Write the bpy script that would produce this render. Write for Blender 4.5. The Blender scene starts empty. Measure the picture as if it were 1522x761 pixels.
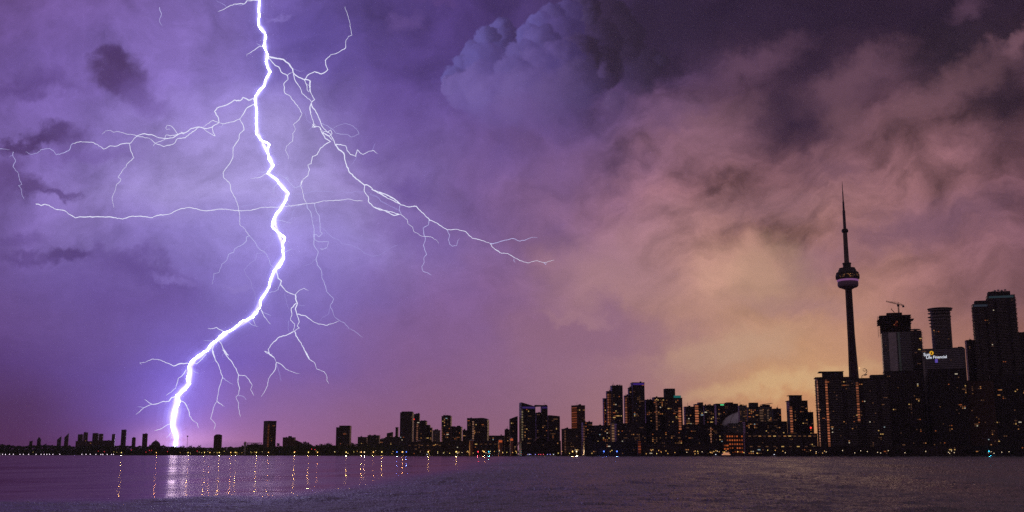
import bpy, bmesh, math, random
from math import sin, cos, tan, atan, atan2, sqrt, pi, radians
from mathutils import Vector, Matrix, noise as mnoise

rng = random.Random(11)
C = bpy.context.scene.collection
scene = bpy.context.scene

# ------------------------------------------------------------------ camera, exposure
PW, PH = 1522.0, 761.0          # size of the photograph, used to turn its pixels into directions
FPX = 1600.0                    # focal length in those pixels
PITCH = atan(294.5 / FPX)
CAM_H = 4.0
cam_data = bpy.data.cameras.new('camera')
cam_data.sensor_width = 36.0
cam_data.lens = 36.0 * FPX / PW
cam_data.clip_start = 0.5
cam_data.clip_end = 60000
cam = bpy.data.objects.new('camera', cam_data)
cam.location = (0, 0, CAM_H)
cam.rotation_euler = (pi / 2 + PITCH, 0, 0)
C.objects.link(cam)
scene.camera = cam
scene.view_settings.view_transform = 'Standard'
scene.view_settings.look = 'None'
scene.view_settings.exposure = 0.0
scene.view_settings.gamma = 1.0
scene.view_settings.use_curve_mapping = False
scene.render.engine = 'CYCLES'
scene.cycles.use_denoising = False
scene.cycles.max_bounces = 5
scene.cycles.diffuse_bounces = 1
scene.cycles.glossy_bounces = 3
scene.cycles.transparent_max_bounces = 24
scene.cycles.volume_bounces = 0
scene.cycles.sample_clamp_indirect = 4.0
scene.cycles.sample_clamp_direct = 0.0
scene.cycles.caustics_reflective = False
scene.cycles.caustics_refractive = False


def ray(px, py):
    a = (px - PW / 2) / FPX
    b = (PH / 2 - py) / FPX
    return Vector((a, cos(PITCH) - sin(PITCH) * b, sin(PITCH) + cos(PITCH) * b))


def at(px, py, dist):
    """the point a ray through this photograph pixel reaches at DIST metres north of the viewer"""
    d = ray(px, py)
    k = dist / d.y
    return Vector((d.x * k, dist, CAM_H + d.z * k))


def uv_sky(px, py):
    d = ray(px, py)
    return (d.x / d.y, d.z / d.y)


def lin(c):
    out = []
    for v in c[:3]:
        v = v / 255.0
        out.append(v / 12.92 if v <= 0.04045 else ((v + 0.055) / 1.055) ** 2.4)
    return (out[0], out[1], out[2], 1.0)


# ------------------------------------------------------------------ node helper
class NG:
    def __init__(self, tree):
        self.t = tree
        self.n = tree.nodes
        self.l = tree.links

    def _in(self, sock, v):
        if v is None:
            return
        if isinstance(v, bpy.types.NodeSocket):
            self.l.new(v, sock)
        elif hasattr(sock.default_value, '__len__'):
            k = len(sock.default_value)
            if not hasattr(v, '__len__'):
                v = (v,) * k
            v = tuple(v)
            if len(v) < k:
                v = v + (1.0,) * (k - len(v))
            sock.default_value = v[:k]
        else:
            sock.default_value = v

    def math(self, op, a, b=None, c=None, clamp=False):
        n = self.n.new('ShaderNodeMath')
        n.operation = op
        n.use_clamp = clamp
        self._in(n.inputs[0], a)
        self._in(n.inputs[1], b)
        self._in(n.inputs[2], c)
        return n.outputs[0]

    def vec(self, op, a, b=None, scale=None):
        n = self.n.new('ShaderNodeVectorMath')
        n.operation = op
        self._in(n.inputs[0], a)
        self._in(n.inputs[1], b)
        if scale is not None:
            self._in(n.inputs['Scale'], scale)
        return n.outputs['Value'] if op in ('LENGTH', 'DISTANCE', 'DOT_PRODUCT') else n.outputs[0]

    def after(self, v, col):
        """V, but only worked out once COL is known: keeps a long chain of layers short of registers"""
        n = self.n.new('ShaderNodeVectorMath')
        n.operation = 'MULTIPLY_ADD'
        self._in(n.inputs[0], col)
        self._in(n.inputs[1], (1e-9, 1e-9, 1e-9))
        self._in(n.inputs[2], v)
        return n.outputs[0]

    def comb(self, x, y, z=0.0):
        n = self.n.new('ShaderNodeCombineXYZ')
        self._in(n.inputs[0], x)
        self._in(n.inputs[1], y)
        self._in(n.inputs[2], z)
        return n.outputs[0]

    def sep(self, v):
        n = self.n.new('ShaderNodeSeparateXYZ')
        self._in(n.inputs[0], v)
        return n.outputs

    def noise(self, v, scale, detail=4, rough=0.55, dist=0.0, color=False, lac=2.0):
        n = self.n.new('ShaderNodeTexNoise')
        n.noise_dimensions = '3D'
        self._in(n.inputs['Vector'], v)
        n.inputs['Scale'].default_value = scale
        n.inputs['Detail'].default_value = detail
        n.inputs['Roughness'].default_value = rough
        n.inputs['Lacunarity'].default_value = lac
        n.inputs['Distortion'].default_value = dist
        return n.outputs['Color'] if color else n.outputs[0]

    def rng(self, v, a, b, c=0.0, d=1.0, smooth=True):
        n = self.n.new('ShaderNodeMapRange')
        n.interpolation_type = 'SMOOTHSTEP' if smooth else 'LINEAR'
        n.clamp = True
        self._in(n.inputs['Value'], v)
        n.inputs['From Min'].default_value = a
        n.inputs['From Max'].default_value = b
        n.inputs['To Min'].default_value = c
        n.inputs['To Max'].default_value = d
        return n.outputs['Result']

    def mix(self, f, a, b, mode='MIX'):
        n = self.n.new('ShaderNodeMix')
        n.data_type = 'RGBA'
        n.blend_type = mode
        n.clamp_factor = True
        self._in(n.inputs[0], f)
        self._in(n.inputs[6], a)
        self._in(n.inputs[7], b)
        return n.outputs[2]

    def ramp(self, f, stops, interp='B_SPLINE'):
        n = self.n.new('ShaderNodeValToRGB')
        r = n.color_ramp
        r.interpolation = interp
        while len(r.elements) > 1:
            r.elements.remove(r.elements[-1])
        stops = sorted(stops, key=lambda s: s[0])
        r.elements[0].position = stops[0][0]
        r.elements[0].color = stops[0][1]
        for p, c in stops[1:]:
            e = r.elements.new(p)
            e.color = c
        self._in(n.inputs[0], f)
        return n.outputs[0]

    def rot(self, v, ang):
        n = self.n.new('ShaderNodeVectorRotate')
        n.rotation_type = 'Z_AXIS'
        self._in(n.inputs['Vector'], v)
        n.inputs['Angle'].default_value = ang
        return n.outputs[0]


# ------------------------------------------------------------------ sky: a front of storm clouds to the north, lit by the flash and by the last dusk light
SUN_EL, SUN_ROT = radians(-1.5), radians(16)
world = bpy.data.worlds.new('World')
scene.world = world
world.use_nodes = True
wt = world.node_tree
wt.nodes.clear()
g = NG(wt)
geo = wt.nodes.new('ShaderNodeTexCoord')
d_out = geo.outputs['Generated']
dx, dy, dz = g.sep(d_out)
dyc = g.math('MAXIMUM', dy, 0.12)
U = g.math('DIVIDE', dx, dyc)
V = g.math('DIVIDE', dz, dyc)
P0 = g.comb(g.math('MULTIPLY', U, 10.0), g.math('MULTIPLY', V, 10.0), 0.0)   # the cloud front as a plane, about 160 photo px per unit


def pp(px, py):
    u, v = uv_sky(px, py)
    return (u * 10, v * 10)


# turbulence: the clouds' shapes come from warping the plane
calm = g.rng(V, 0.02, 0.16, 0.3, 1.0)
right = g.rng(U, -0.05, 0.2)
nb = g.vec('SUBTRACT', g.noise(P0, 0.75, 2.5, 0.5, color=True), (0.5, 0.5, 0.5))
P1 = g.vec('ADD', P0, g.vec('SCALE', nb, None, g.math('MULTIPLY', calm, 1.15)))
ns = g.vec('SUBTRACT', g.noise(P0, 3.1, 5, 0.58, color=True), (0.5, 0.5, 0.5))
P2 = g.vec('ADD', P1, g.vec('SCALE', ns, None, g.math('MULTIPLY', calm, 0.30)))
LIT = g.vec('SUBTRACT', g.noise(P0, 8.0, 6, 0.6, color=True), (0.5, 0.5, 0.5))
PB = g.vec('ADD', g.vec('ADD', P0, g.vec('SCALE', ns, None, 0.46)), g.vec('SCALE', LIT, None, 0.16))          # for cloud scraps: ragged, but where they are put
sx, sy, sz = g.sep(P2)
UW = g.math('MULTIPLY', sx, 0.1)
VW = g.math('MULTIPLY', sy, 0.1)

COLS = [0, 110, 220, 330, 440, 550, 660, 770, 880, 990, 1100, 1210, 1320, 1430, 1522]
ROWS = [
    (5,   [(98,72,138), (112,84,158), (120,95,176), (128,106,190), (96,78,158), (78,60,128), (75,55,118), (70,52,108), (60,45,85), (48,35,68), (45,32,58), (42,28,52), (45,30,50), (50,34,54), (40,28,48)]),
    (100, [(108,82,160), (115,90,172), (126,101,186), (138,118,204), (112,94,180), (88,68,144), (84,64,132), (78,58,120), (72,55,105), (72,52,90), (80,56,85), (64,44,68), (72,50,72), (62,43,62), (66,46,64)]),
    (190, [(118,93,172), (126,103,186), (145,125,206), (158,141,216), (161,146,218), (118,95,172), (98,76,146), (98,75,140), (102,77,126), (120,85,115), (115,80,102), (95,66,86), (115,80,98), (105,74,90), (78,54,70)]),
    (280, [(114,90,166), (138,116,198), (155,137,213), (162,146,220), (170,156,227), (145,122,198), (114,88,152), (124,92,140), (134,96,126), (144,102,114), (142,101,112), (130,94,108), (130,92,105), (125,88,102), (108,74,92)]),
    (370, [(108,83,158), (118,95,174), (134,114,198), (145,127,213), (156,140,225), (148,126,204), (126,98,160), (130,96,140), (142,102,124), (164,122,126), (174,132,126), (165,121,120), (140,100,112), (130,92,108), (115,80,100)]),
    (460, [(98,70,138), (105,79,154), (113,89,172), (120,100,188), (128,108,200), (124,97,170), (126,92,147), (135,97,136), (150,110,130), (174,132,130), (186,146,130), (180,138,124), (152,110,112), (140,100,110), (120,85,95)]),
    (540, [(86,58,118), (94,67,134), (112,88,178), (118,93,184), (120,92,168), (126,91,147), (130,92,136), (140,100,130), (148,108,128), (156,116,125), (178,140,122), (195,152,120), (178,132,112), (160,115,105), (140,95,90)]),
    (605, [(76,46,88), (90,58,114), (118,88,176), (132,98,170), (140,99,152), (135,93,132), (135,92,126), (138,98,122), (148,106,120), (160,118,118), (186,142,112), (204,152,106), (182,132,98), (150,105,90), (125,85,80)]),
    (662, [(76,42,80), (92,52,98), (135,90,165), (170,114,162), (150,100,142), (140,92,122), (138,92,116), (140,95,114), (152,106,110), (166,114,104), (182,128,98), (190,132,92), (165,112,82), (140,95,80), (120,80,75)]),
    (700, [(55,34,66), (64,40,76), (80,52,98), (95,66,98), (90,62,88), (84,56,76), (82,56,72), (84,58,70), (90,64,68), (98,70,64), (108,82,60), (112,86,55), (95,68,52), (80,56,50), (70,48,46)]),
]
U0, U1 = -0.56, 0.56
tU = g.math('DIVIDE', g.math('SUBTRACT', UW, U0), U1 - U0)
sky = None
prev_v = None
for py, cols in reversed(ROWS):
    stops = []
    for cx, c in zip(COLS, cols):
        u, v = uv_sky(cx, py)
        wm = min(1, max(0, (cx - 800) / 300)) if py < 690 else 0       # the dusk side is warmer
        c = (c[0] * (1 + .04 * wm), c[1] * (1 + .01 * wm), c[2] * (1 - .07 * wm))
        if cx <= 550 and py < 500:
            c = (c[0] * 1.0, c[1] * 1.01, c[2] * .955)
        stops.append(((u - U0) / (U1 - U0), lin(c)))
    rcol = g.ramp(tU, stops)
    if sky is None:
        sky = rcol
    else:
        sky = g.mix(g.rng(VW, prev_v, v, smooth=False), sky, rcol)
    prev_v = v

# drifting cloud texture: stretched streaks to the north-east, softer billows to the west
pr = g.rot(P2, radians(-24))
pr = g.vec('MULTIPLY', pr, (0.55, 1.5, 1.0))
streak = g.noise(pr, 1.5, 5, 0.56)
bill = g.noise(P2, 1.9, 6, 0.55)
fine = g.noise(g.vec('MULTIPLY', P2, (0.8, 1.5, 1.0)), 6.0, 5, 0.6)
hi = g.rng(V, 0.06, 0.26)
m_r = g.math('MULTIPLY', g.math('SUBTRACT', streak, 0.5), g.math('MULTIPLY', g.math('MULTIPLY', right, hi), 3.1))
m_b = g.math('MULTIPLY', g.math('SUBTRACT', bill, 0.5), g.math('MULTIPLY', hi, 1.25))
m_f = g.math('MULTIPLY', g.math('SUBTRACT', fine, 0.5), g.math('MULTIPLY', calm, 0.28))
mod = g.math('ADD', 1.0, g.math('ADD', m_r, g.math('ADD', m_b, m_f)))
mod = g.math('MAXIMUM', mod, 0.35)
sky = g.vec('SCALE', sky, None, mod)


def blob(col, px, py, rx, ry, rot, target, op, soft=0.6, coord=None, mult=False):
    """a scrap of cloud in front of (or a lit patch in) the cloud deck"""
    cx, cy = pp(px, py)
    v = g.vec('SUBTRACT', g.after(coord or PB, col), (cx, cy, 0))
    v = g.rot(v, radians(-rot))
    v = g.vec('MULTIPLY', v, (160.0 / rx, 160.0 / ry, 0))
    m = g.rng(g.vec('LENGTH', v), 1.0 + soft, max(0.0, 1.0 - soft), 0.0, op)
    return g.mix(m, col, lin(target))


# wide dark and light masses on the right
for b in [
    (1185, 165, 78, 58, 10, (42, 28, 50), 0.88, 0.75), (1215, 90, 115, 48, -20, (36, 23, 44), 0.8, 0.85),
    (1330, 22, 200, 44, 4, (34, 22, 42), 0.88, 0.8), (1430, 85, 75, 58, 20, (30, 22, 36), 0.82, 0.8),
    (1090, 25, 135, 42, 5, (38, 26, 50), 0.8, 0.9), (1500, 150, 48, 42, 25, (34, 22, 36), 0.85, 0.8),
    (1440, 15, 30, 16, 25, (92, 64, 86), 0.6, 0.9), (1512, 62, 32, 13, 20, (120, 84, 98), 0.7, 0.8),
    (1265, 115, 75, 24, 28, (112, 78, 94), 0.65, 0.9), (1400, 135, 120, 24, 27, (118, 82, 92), 0.6, 0.9),
    (1255, 175, 35, 30, 70, (120, 84, 94), 0.45, 0.8), (1120, 95, 70, 20, 22, (106, 74, 98), 0.6, 0.9),
    (1050, 205, 75, 45, 20, (142, 102, 116), 0.5, 0.9), (1245, 250, 45, 16, 5, (92, 64, 82), 0.5, 0.9),
    (950, 50, 115, 58, -8, (42, 30, 54), 0.85, 0.8), (965, 100, 48, 22, 12, (40, 28, 50), 0.85, 0.7),
    (1370, 335, 130, 30, 16, (112, 80, 104), 0.55, 0.9), (1210, 395, 45, 30, 20, (140, 102, 118), 0.5, 0.9),
    (1180, 455, 90, 18, -6, (158, 118, 122), 0.5, 0.9), (1110, 310, 120, 22, 5, (156, 114, 122), 0.4, 0.9),
    (1000, 165, 40, 25, 10, (104, 76, 110), 0.5, 0.9),
    (1130, 405, 60, 40, 0, (178, 141, 120), 0.7, 0.9), (1165, 566, 120, 15, 8, (212, 176, 130), 0.65, 0.85), (1090, 520, 90, 20, 10, (192, 156, 130), 0.6, 0.9), (1165, 604, 110, 16, 3, (188, 132, 100), 0.6, 0.8), (905, 405, 80, 50, 5, (166, 126, 130), 0.55, 0.9), (880, 500, 110, 34, 0, (140, 100, 125), 0.65, 0.6),
    (905, 460, 26, 30, 30, (142, 102, 128), 0.6, 0.7), (860, 470, 50, 9, -5, (166, 124, 134), 0.5, 0.8),
]:
    sky = blob(sky, *b)

# the tall cumulus: lobes from back to front, each brighter on the side of the flash
PC = g.vec('ADD', P0, g.vec('SCALE', LIT, None, 0.17))
fade = g.math('MULTIPLY', g.rng(V, uv_sky(0, 215)[1], uv_sky(0, 130)[1]), 0.84)


BILL = g.math('MULTIPLY', g.math('SUBTRACT', g.noise(P0, 9.0, 4, 0.6), 0.5), 0.8)


def lobe(col, px, py, r, dark, light, op=1.0, edge=0.11, ang=190):
    cx, cy = pp(px, py)
    v = g.vec('SUBTRACT', g.after(PC, col), (cx, cy, 0))
    k = 160.0 / r
    v = g.vec('MULTIPLY', v, (k, k, 0))
    m = g.rng(g.vec('LENGTH', v), 1.0 + edge, 1.0 - edge)
    m = g.math('MULTIPLY', m, g.math('MULTIPLY', fade, op))
    s = g.vec('DOT_PRODUCT', v, (cos(radians(ang)), sin(radians(ang)), 0))
    s = g.rng(g.math('ADD', s, BILL), -0.75, 0.75)
    return g.mix(m, col, g.mix(s, lin(dark), lin(light)))


DK, MD, LT, BL = (58, 45, 90), (76, 61, 118), (112, 94, 162), (100, 90, 160)
RD, RM = (38, 28, 48), (54, 40, 68)
for L in [
    # the dark far side
    (905, 28, 36, RD, RM), (928, 50, 32, RD, RM), (930, 78, 34, RD, (56, 43, 72)), (966, 94, 22, RD, (52, 40, 68), .9, .14), (984, 90, 12, RD, (52, 40, 68), .8, .2), (948, 118, 30, (48, 36, 60), (60, 46, 80), .9, .3),
    (890, 62, 40, RD, (66, 51, 90)), (872, 14, 24, RD, (74, 60, 104)), (885, 100, 42, RD, (70, 54, 96), 1, .12),
    # the western tower
    (764, 62, 20, DK, MD), (746, 46, 22, DK, BL), (724, 58, 22, DK, BL), (704, 78, 20, MD, BL), (690, 98, 20, MD, BL), (676, 118, 22, MD, BL), (668, 128, 16, MD, LT),
    (752, 84, 30, DK, (82, 70, 132)), (722, 92, 34, MD, (98, 86, 156)), (694, 134, 34, (86, 70, 132), LT, 1, .12), (716, 124, 36, (84, 68, 130), LT, 1, .14),
    # the middle tower, in front
    (846, 16, 22, DK, (84, 70, 128)), (822, 24, 22, DK, (92, 78, 140)), (802, 36, 22, MD, BL), (786, 52, 22, MD, BL), (838, 52, 34, DK, (86, 70, 130)), (862, 78, 34, RD, (80, 63, 112)), (806, 66, 32, DK, (100, 86, 152)),
    (780, 82, 28, MD, (100, 86, 152)), (836, 92, 36, DK, (98, 80, 142), 1, .12), (800, 108, 40, MD, (106, 88, 152), 1, .14), (764, 112, 34, MD, (104, 88, 154), 1, .14),
    (860, 122, 38, (58, 45, 82), (92, 74, 126), 1, .2), (738, 150, 46, (96, 77, 140), (114, 95, 162), 1, .2), (790, 146, 52, (88, 70, 128), (110, 91, 154), 1, .2), (834, 152, 46, (76, 60, 106), (100, 80, 134), .9, .3),
    (900, 106, 14, RD, (80, 63, 106), .8, .2), (914, 152, 18, (62, 48, 84), (96, 74, 116), .7, .3), (770, 182, 46, (104, 80, 138), (112, 88, 148), .8, .4),
]:
    sky = lobe(sky, *L)

# low scud in front of the flash, and small pale wisps
for b in [
    (174, 100, 36, 34, 0, (66, 44, 88), 0.85, 0.5), (168, 80, 26, 16, 10, (74, 52, 104), 0.75, 0.5), (190, 122, 36, 20, -20, (90, 66, 128), 0.6, 0.8),
    (215, 150, 34, 13, -30, (104, 80, 150), 0.5, 0.9),
    (40, 132, 70, 13, 8, (84, 60, 124), 0.65, 0.9), (62, 112, 26, 14, 10, (88, 64, 130), 0.5, 0.9),
    (30, 214, 42, 10, 8, (72, 48, 100), 0.8, 0.6), (76, 202, 32, 16, 8, (70, 48, 100), 0.8, 0.6), (100, 214, 20, 18, 0, (86, 62, 122), 0.5, 0.9),
    (50, 279, 30, 16, -8, (78, 54, 108), 0.75, 0.7), (88, 290, 26, 6, -6, (82, 58, 118), 0.7, 0.7), (8, 262, 22, 34, 0, (84, 58, 116), 0.6, 0.8),
    (140, 230, 60, 9, -4, (112, 88, 160), 0.6, 0.9),
    (98, 383, 40, 11, 5, (72, 50, 106), 0.75, 0.6), (190, 390, 55, 18, -6, (88, 65, 132), 0.6, 0.9), (30, 388, 40, 7, -6, (84, 60, 122), 0.6, 0.9), (235, 408, 50, 18, -30, (94, 72, 144), 0.45, 0.9),
    (150, 430, 110, 40, -8, (96, 72, 148), 0.4, 0.9), (30, 362, 34, 9, 0, (90, 66, 132), 0.5, 0.9),
    (255, 412, 26, 6, -24, (132, 112, 188), 0.7, 0.8), (285, 395, 40, 10, -30, (130, 112, 190), 0.5, 0.9), (352, 424, 16, 5, -18, (140, 122, 196), 0.6, 0.8),
    (603, 33, 20, 13, 15, (104, 80, 146), 0.5, 0.8), (412, 27, 15, 5, 8, (138, 120, 196), 0.7, 0.7), (655, 6, 30, 7, -6, (92, 66, 130), 0.5, 0.9),
    (450, 60, 70, 44, 0, (88, 70, 152), 0.4, 0.9), (585, 190, 50, 80, 10, (98, 72, 148), 0.35, 0.9), (600, 285, 40, 22, -12, (88, 64, 136), 0.6, 0.9), (625, 355, 50, 26, -15, (106, 80, 146), 0.5, 0.9),
    (610, 330, 40, 60, 60, (120, 96, 168), 0.3, 0.9), (720, 235, 110, 40, -25, (98, 74, 134), 0.3, 0.9), (735, 330, 110, 30, -12, (112, 84, 142), 0.3, 0.9), (850, 235, 80, 40, -20, (100, 72, 116), 0.4, 0.9),
]:
    sky = blob(sky, *b)

# the air round the strike is lit by it
def flash(col, px, py, rx, ry, c, k):
    cx, cy = pp(px, py)
    v = g.vec('MULTIPLY', g.vec('SUBTRACT', P0, (cx, cy, 0)), (160.0 / rx, 160.0 / ry, 0))
    l2 = g.vec('DOT_PRODUCT', v, v)
    m = g.math('MULTIPLY', g.math('EXPONENT', g.math('MULTIPLY', l2, -1.0)), k)
    return g.vec('ADD', col, g.vec('SCALE', lin(c)[:3], None, m))


for f in [(275, 600, 60, 75, (112, 104, 215), 0.38), (420, 330, 90, 200, (130, 118, 205), 0.06), (390, 130, 70, 140, (130, 112, 200), 0.05), (262, 655, 55, 18, (255, 190, 220), 0.26)]:
    sky = flash(sky, *f)

# dusk behind: a clear-sky gradient at low strength, and night overhead and to the south
nish = wt.nodes.new('ShaderNodeTexSky')
nish.sky_type = 'NISHITA'
nish.sun_disc = False
nish.sun_elevation = SUN_EL
nish.sun_rotation = SUN_ROT
front = g.math('MULTIPLY', g.rng(dy, 0.05, 0.5), g.rng(V, 1.1, 0.5))
night = g.vec('ADD', g.vec('SCALE', nish.outputs[0], None, 0.05), (0.105, 0.074, 0.092))
sky = g.mix(front, night, sky)
bg = wt.nodes.new('ShaderNodeBackground')
wt.links.new(sky, bg.inputs[0])
bg.inputs[1].default_value = 1.14
wo = wt.nodes.new('ShaderNodeOutputWorld')
wt.links.new(bg.outputs[0], wo.inputs[0])
world.cycles.sampling_method = 'NONE'       # the sky is broad and soft: paths find it by themselves

# the last of the sun, already down behind the city
sun_d = bpy.data.lights.new('sun', 'SUN')
sun_d.energy = 0.02
sun_d.color = (1.0, 0.72, 0.48)
sun_d.angle = radians(12)
sun = bpy.data.objects.new('sun', sun_d)
sun.rotation_euler = (radians(91.5 - 5), 0, radians(180 - 16))
C.objects.link(sun)

# ------------------------------------------------------------------ mesh and material helpers
def link_obj(name, me, parent=None, mats=()):
    o = bpy.data.objects.new(name, me)
    C.objects.link(o)
    for m in mats:
        if m is not None and m.name not in [x.name for x in me.materials if x]:
            me.materials.append(m)
    if parent is not None:
        o.parent = parent
    return o


def tag(o, label=None, cat=None, group=None, kind=None):
    if label:
        o['label'] = label
    if cat:
        o['category'] = cat
    if group:
        o['group'] = group
    if kind:
        o['kind'] = kind
    return o


def empty(name, loc, rz=0.0, label=None, cat=None, group=None):
    o = bpy.data.objects.new(name, None)
    o.empty_display_size = 2
    C.objects.link(o)
    o.location = loc
    o.rotation_euler = (0, 0, rz)
    return tag(o, label, cat, group)


class MB:
    """collects shapes that make up one part"""
    def __init__(self):
        self.v, self.f = [], []

    def add(self, vs, fs):
        k = len(self.v)
        self.v += [tuple(p) for p in vs]
        self.f += [tuple(i + k for i in q) for q in fs]
        return self

    def box(self, x0, x1, y0, y1, z0, z1):
        return self.add([(x0, y0, z0), (x1, y0, z0), (x1, y1, z0), (x0, y1, z0), (x0, y0, z1), (x1, y0, z1), (x1, y1, z1), (x0, y1, z1)],
                        [(0, 3, 2, 1), (4, 5, 6, 7), (0, 1, 5, 4), (1, 2, 6, 5), (2, 3, 7, 6), (3, 0, 4, 7)])

    def prism(self, poly, z0, z1, tops=None):
        """upright prism over a plan polygon (counter-clockwise); tops: one height per corner"""
        n = len(poly)
        tops = tops or [z1] * n
        vs = [(x, y, z0) for x, y in poly] + [(x, y, t) for (x, y), t in zip(poly, tops)]
        fs = [tuple(reversed(range(n))), tuple(range(n, 2 * n))]
        fs += [(i, (i + 1) % n, n + (i + 1) % n, n + i) for i in range(n)]
        return self.add(vs, fs)

    def outline(self, pts, y0, y1):
        """a front elevation (x, z), counter-clockwise seen from the front, given depth"""
        n = len(pts)
        vs = [(x, y0, z) for x, z in pts] + [(x, y1, z) for x, z in pts]
        fs = [tuple(range(n)), tuple(reversed(range(n, 2 * n)))]
        fs += [(i, n + i, n + (i + 1) % n, (i + 1) % n) for i in range(n)]
        return self.add(vs, fs)

    def lathe(self, prof, seg=24, cx=0.0, cy=0.0):
        vs, fs = [], []
        for r, z in prof:
            for k in range(seg):
                a = 2 * pi * k / seg
                vs.append((cx + r * cos(a), cy + r * sin(a), z))
        m = len(prof)
        for i in range(m - 1):
            for k in range(seg):
                k2 = (k + 1) % seg
                fs.append((i * seg + k, i * seg + k2, (i + 1) * seg + k2, (i + 1) * seg + k))
        fs.append(tuple(reversed(range(seg))))
        fs.append(tuple(range((m - 1) * seg, m * seg)))
        return self.add(vs, fs)

    def bar(self, a, b, r, seg=4, r2=None):
        a, b = Vector(a), Vector(b)
        r2 = r if r2 is None else r2
        d = (b - a).normalized()
        u = d.orthogonal().normalized()
        w = d.cross(u)
        vs = []
        for p, q in ((a, r), (b, r2)):
            for k in range(seg):
                t = 2 * pi * (k + 0.5) / seg
                vs.append(p + (u * cos(t) + w * sin(t)) * q)
        fs = [(k, (k + 1) % seg, seg + (k + 1) % seg, seg + k) for k in range(seg)]
        fs += [tuple(reversed(range(seg))), tuple(range(seg, 2 * seg))]
        return self.add(vs, fs)

    def tube(self, pts, radii, seg=6):
        pts = [Vector(p) for p in pts]
        n = len(pts)
        vs, fs = [], []
        u = None
        for i, p in enumerate(pts):
            t = (pts[min(i + 1, n - 1)] - pts[max(i - 1, 0)])
            t = t.normalized() if t.length > 1e-9 else Vector((0, 0, 1))
            if u is None:
                u = t.orthogonal().normalized()
            u = (u - t * u.dot(t))
            u = u.normalized() if u.length > 1e-6 else t.orthogonal().normalized()
            w = t.cross(u)
            for k in range(seg):
                a = 2 * pi * k / seg
                vs.append(p + (u * cos(a) + w * sin(a)) * radii[i])
        for i in range(n - 1):
            for k in range(seg):
                k2 = (k + 1) % seg
                fs.append((i * seg + k, i * seg + k2, (i + 1) * seg + k2, (i + 1) * seg + k))
        fs += [tuple(reversed(range(seg))), tuple(range((n - 1) * seg, n * seg))]
        return self.add(vs, fs)

    def mesh(self, name, mat=None, smooth=False):
        me = bpy.data.meshes.new(name)
        me.from_pydata(self.v, [], self.f)
        if mat:
            me.materials.append(mat)
        if smooth:
            me.polygons.foreach_set('use_smooth', [True] * len(me.polygons))
        me.update()
        return me

    def build(self, name, mat=None, parent=None, smooth=False):
        return link_obj(name, self.mesh(name, mat, smooth), parent)


def new_mat(name):
    m = bpy.data.materials.new(name)
    m.use_nodes = True
    m.node_tree.nodes.clear()
    gg = NG(m.node_tree)
    out = m.node_tree.nodes.new('ShaderNodeOutputMaterial')
    return m, gg, out


def surf(name, col, rough=0.7, var=0.25, scale=0.3, spec=0.3, metal=0.0):
    m, gg, out = new_mat(name)
    b = gg.n.new('ShaderNodeBsdfPrincipled')
    tc = gg.n.new('ShaderNodeTexCoord').outputs['Object']
    nz = gg.noise(tc, scale, 4, 0.6)
    f = gg.rng(nz, 0.25, 0.75, 1 - var, 1 + var, smooth=False)
    colr = gg.vec('SCALE', tuple(col[:3]), None, f)
    gg._in(b.inputs['Base Color'], colr)
    b.inputs['Roughness'].default_value = rough
    b.inputs['Specular IOR Level'].default_value = spec
    b.inputs['Metallic'].default_value = metal
    gg.l.new(b.outputs[0], out.inputs[0])
    return m


def glow(name, col, strength, sample=False):
    m, gg, out = new_mat(name)
    e = gg.n.new('ShaderNodeEmission')
    e.inputs[0].default_value = (col[0], col[1], col[2], 1)
    e.inputs[1].default_value = strength
    gg.l.new(e.outputs[0], out.inputs[0])
    m.cycles.emission_sampling = 'FRONT' if sample else 'NONE'
    return m


def facade(name, wall, glass=(0.02, 0.02, 0.03), bay=3.6, floor=3.2, wf=0.62, hf=0.55, rough=0.75):
    """outer wall with its dark window openings in a regular grid"""
    m, gg, out = new_mat(name)
    tc = gg.n.new('ShaderNodeTexCoord').outputs['Object']
    x, y, z = gg.sep(tc)
    gm = gg.n.new('ShaderNodeNewGeometry')
    oi = gg.n.new('ShaderNodeObjectInfo').outputs['Random']
    h = gg.math('ADD', x, y)
    fu = gg.math('FRACT', gg.math('DIVIDE', h, bay))
    fv = gg.math('FRACT', gg.math('DIVIDE', z, floor))
    win = gg.math('MULTIPLY', gg.math('LESS_THAN', fu, wf), gg.math('LESS_THAN', fv, hf))
    up = gg.math('ABSOLUTE', gg.sep(gm.outputs['Normal'])[2])
    win = gg.math('MULTIPLY', win, gg.math('LESS_THAN', up, 0.5))
    nz = gg.noise(tc, 0.07, 5, 0.6)
    f = gg.math('MULTIPLY', gg.rng(nz, 0.2, 0.8, 0.7, 1.3, smooth=False), gg.rng(oi, 0, 1, 0.6, 1.4, smooth=False))
    wc = gg.vec('SCALE', tuple(wall), None, f)
    b = gg.n.new('ShaderNodeBsdfPrincipled')
    gg._in(b.inputs['Base Color'], gg.mix(win, wc, (*glass, 1)))
    gg._in(b.inputs['Roughness'], gg.math('SUBTRACT', rough, gg.math('MULTIPLY', win, rough - 0.2)))
    b.inputs['Specular IOR Level'].default_value = 0.2
    gg.l.new(b.outputs[0], out.inputs[0])
    return m


# ------------------------------------------------------------------ water
SHORE = [(-900, 4300), (-300, 4100), (0, 3900), (250, 3500), (480, 2800), (640, 2350), (800, 2080), (950, 1960), (1522, 1900), (2300, 1900)]


def shore_y(px):
    for (a, ya), (b, yb) in zip(SHORE, SHORE[1:]):
        if a <= px <= b:
            return ya + (yb - ya) * (px - a) / (b - a)
    return SHORE[0][1] if px < 0 else SHORE[-1][1]


import numpy as np


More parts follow.
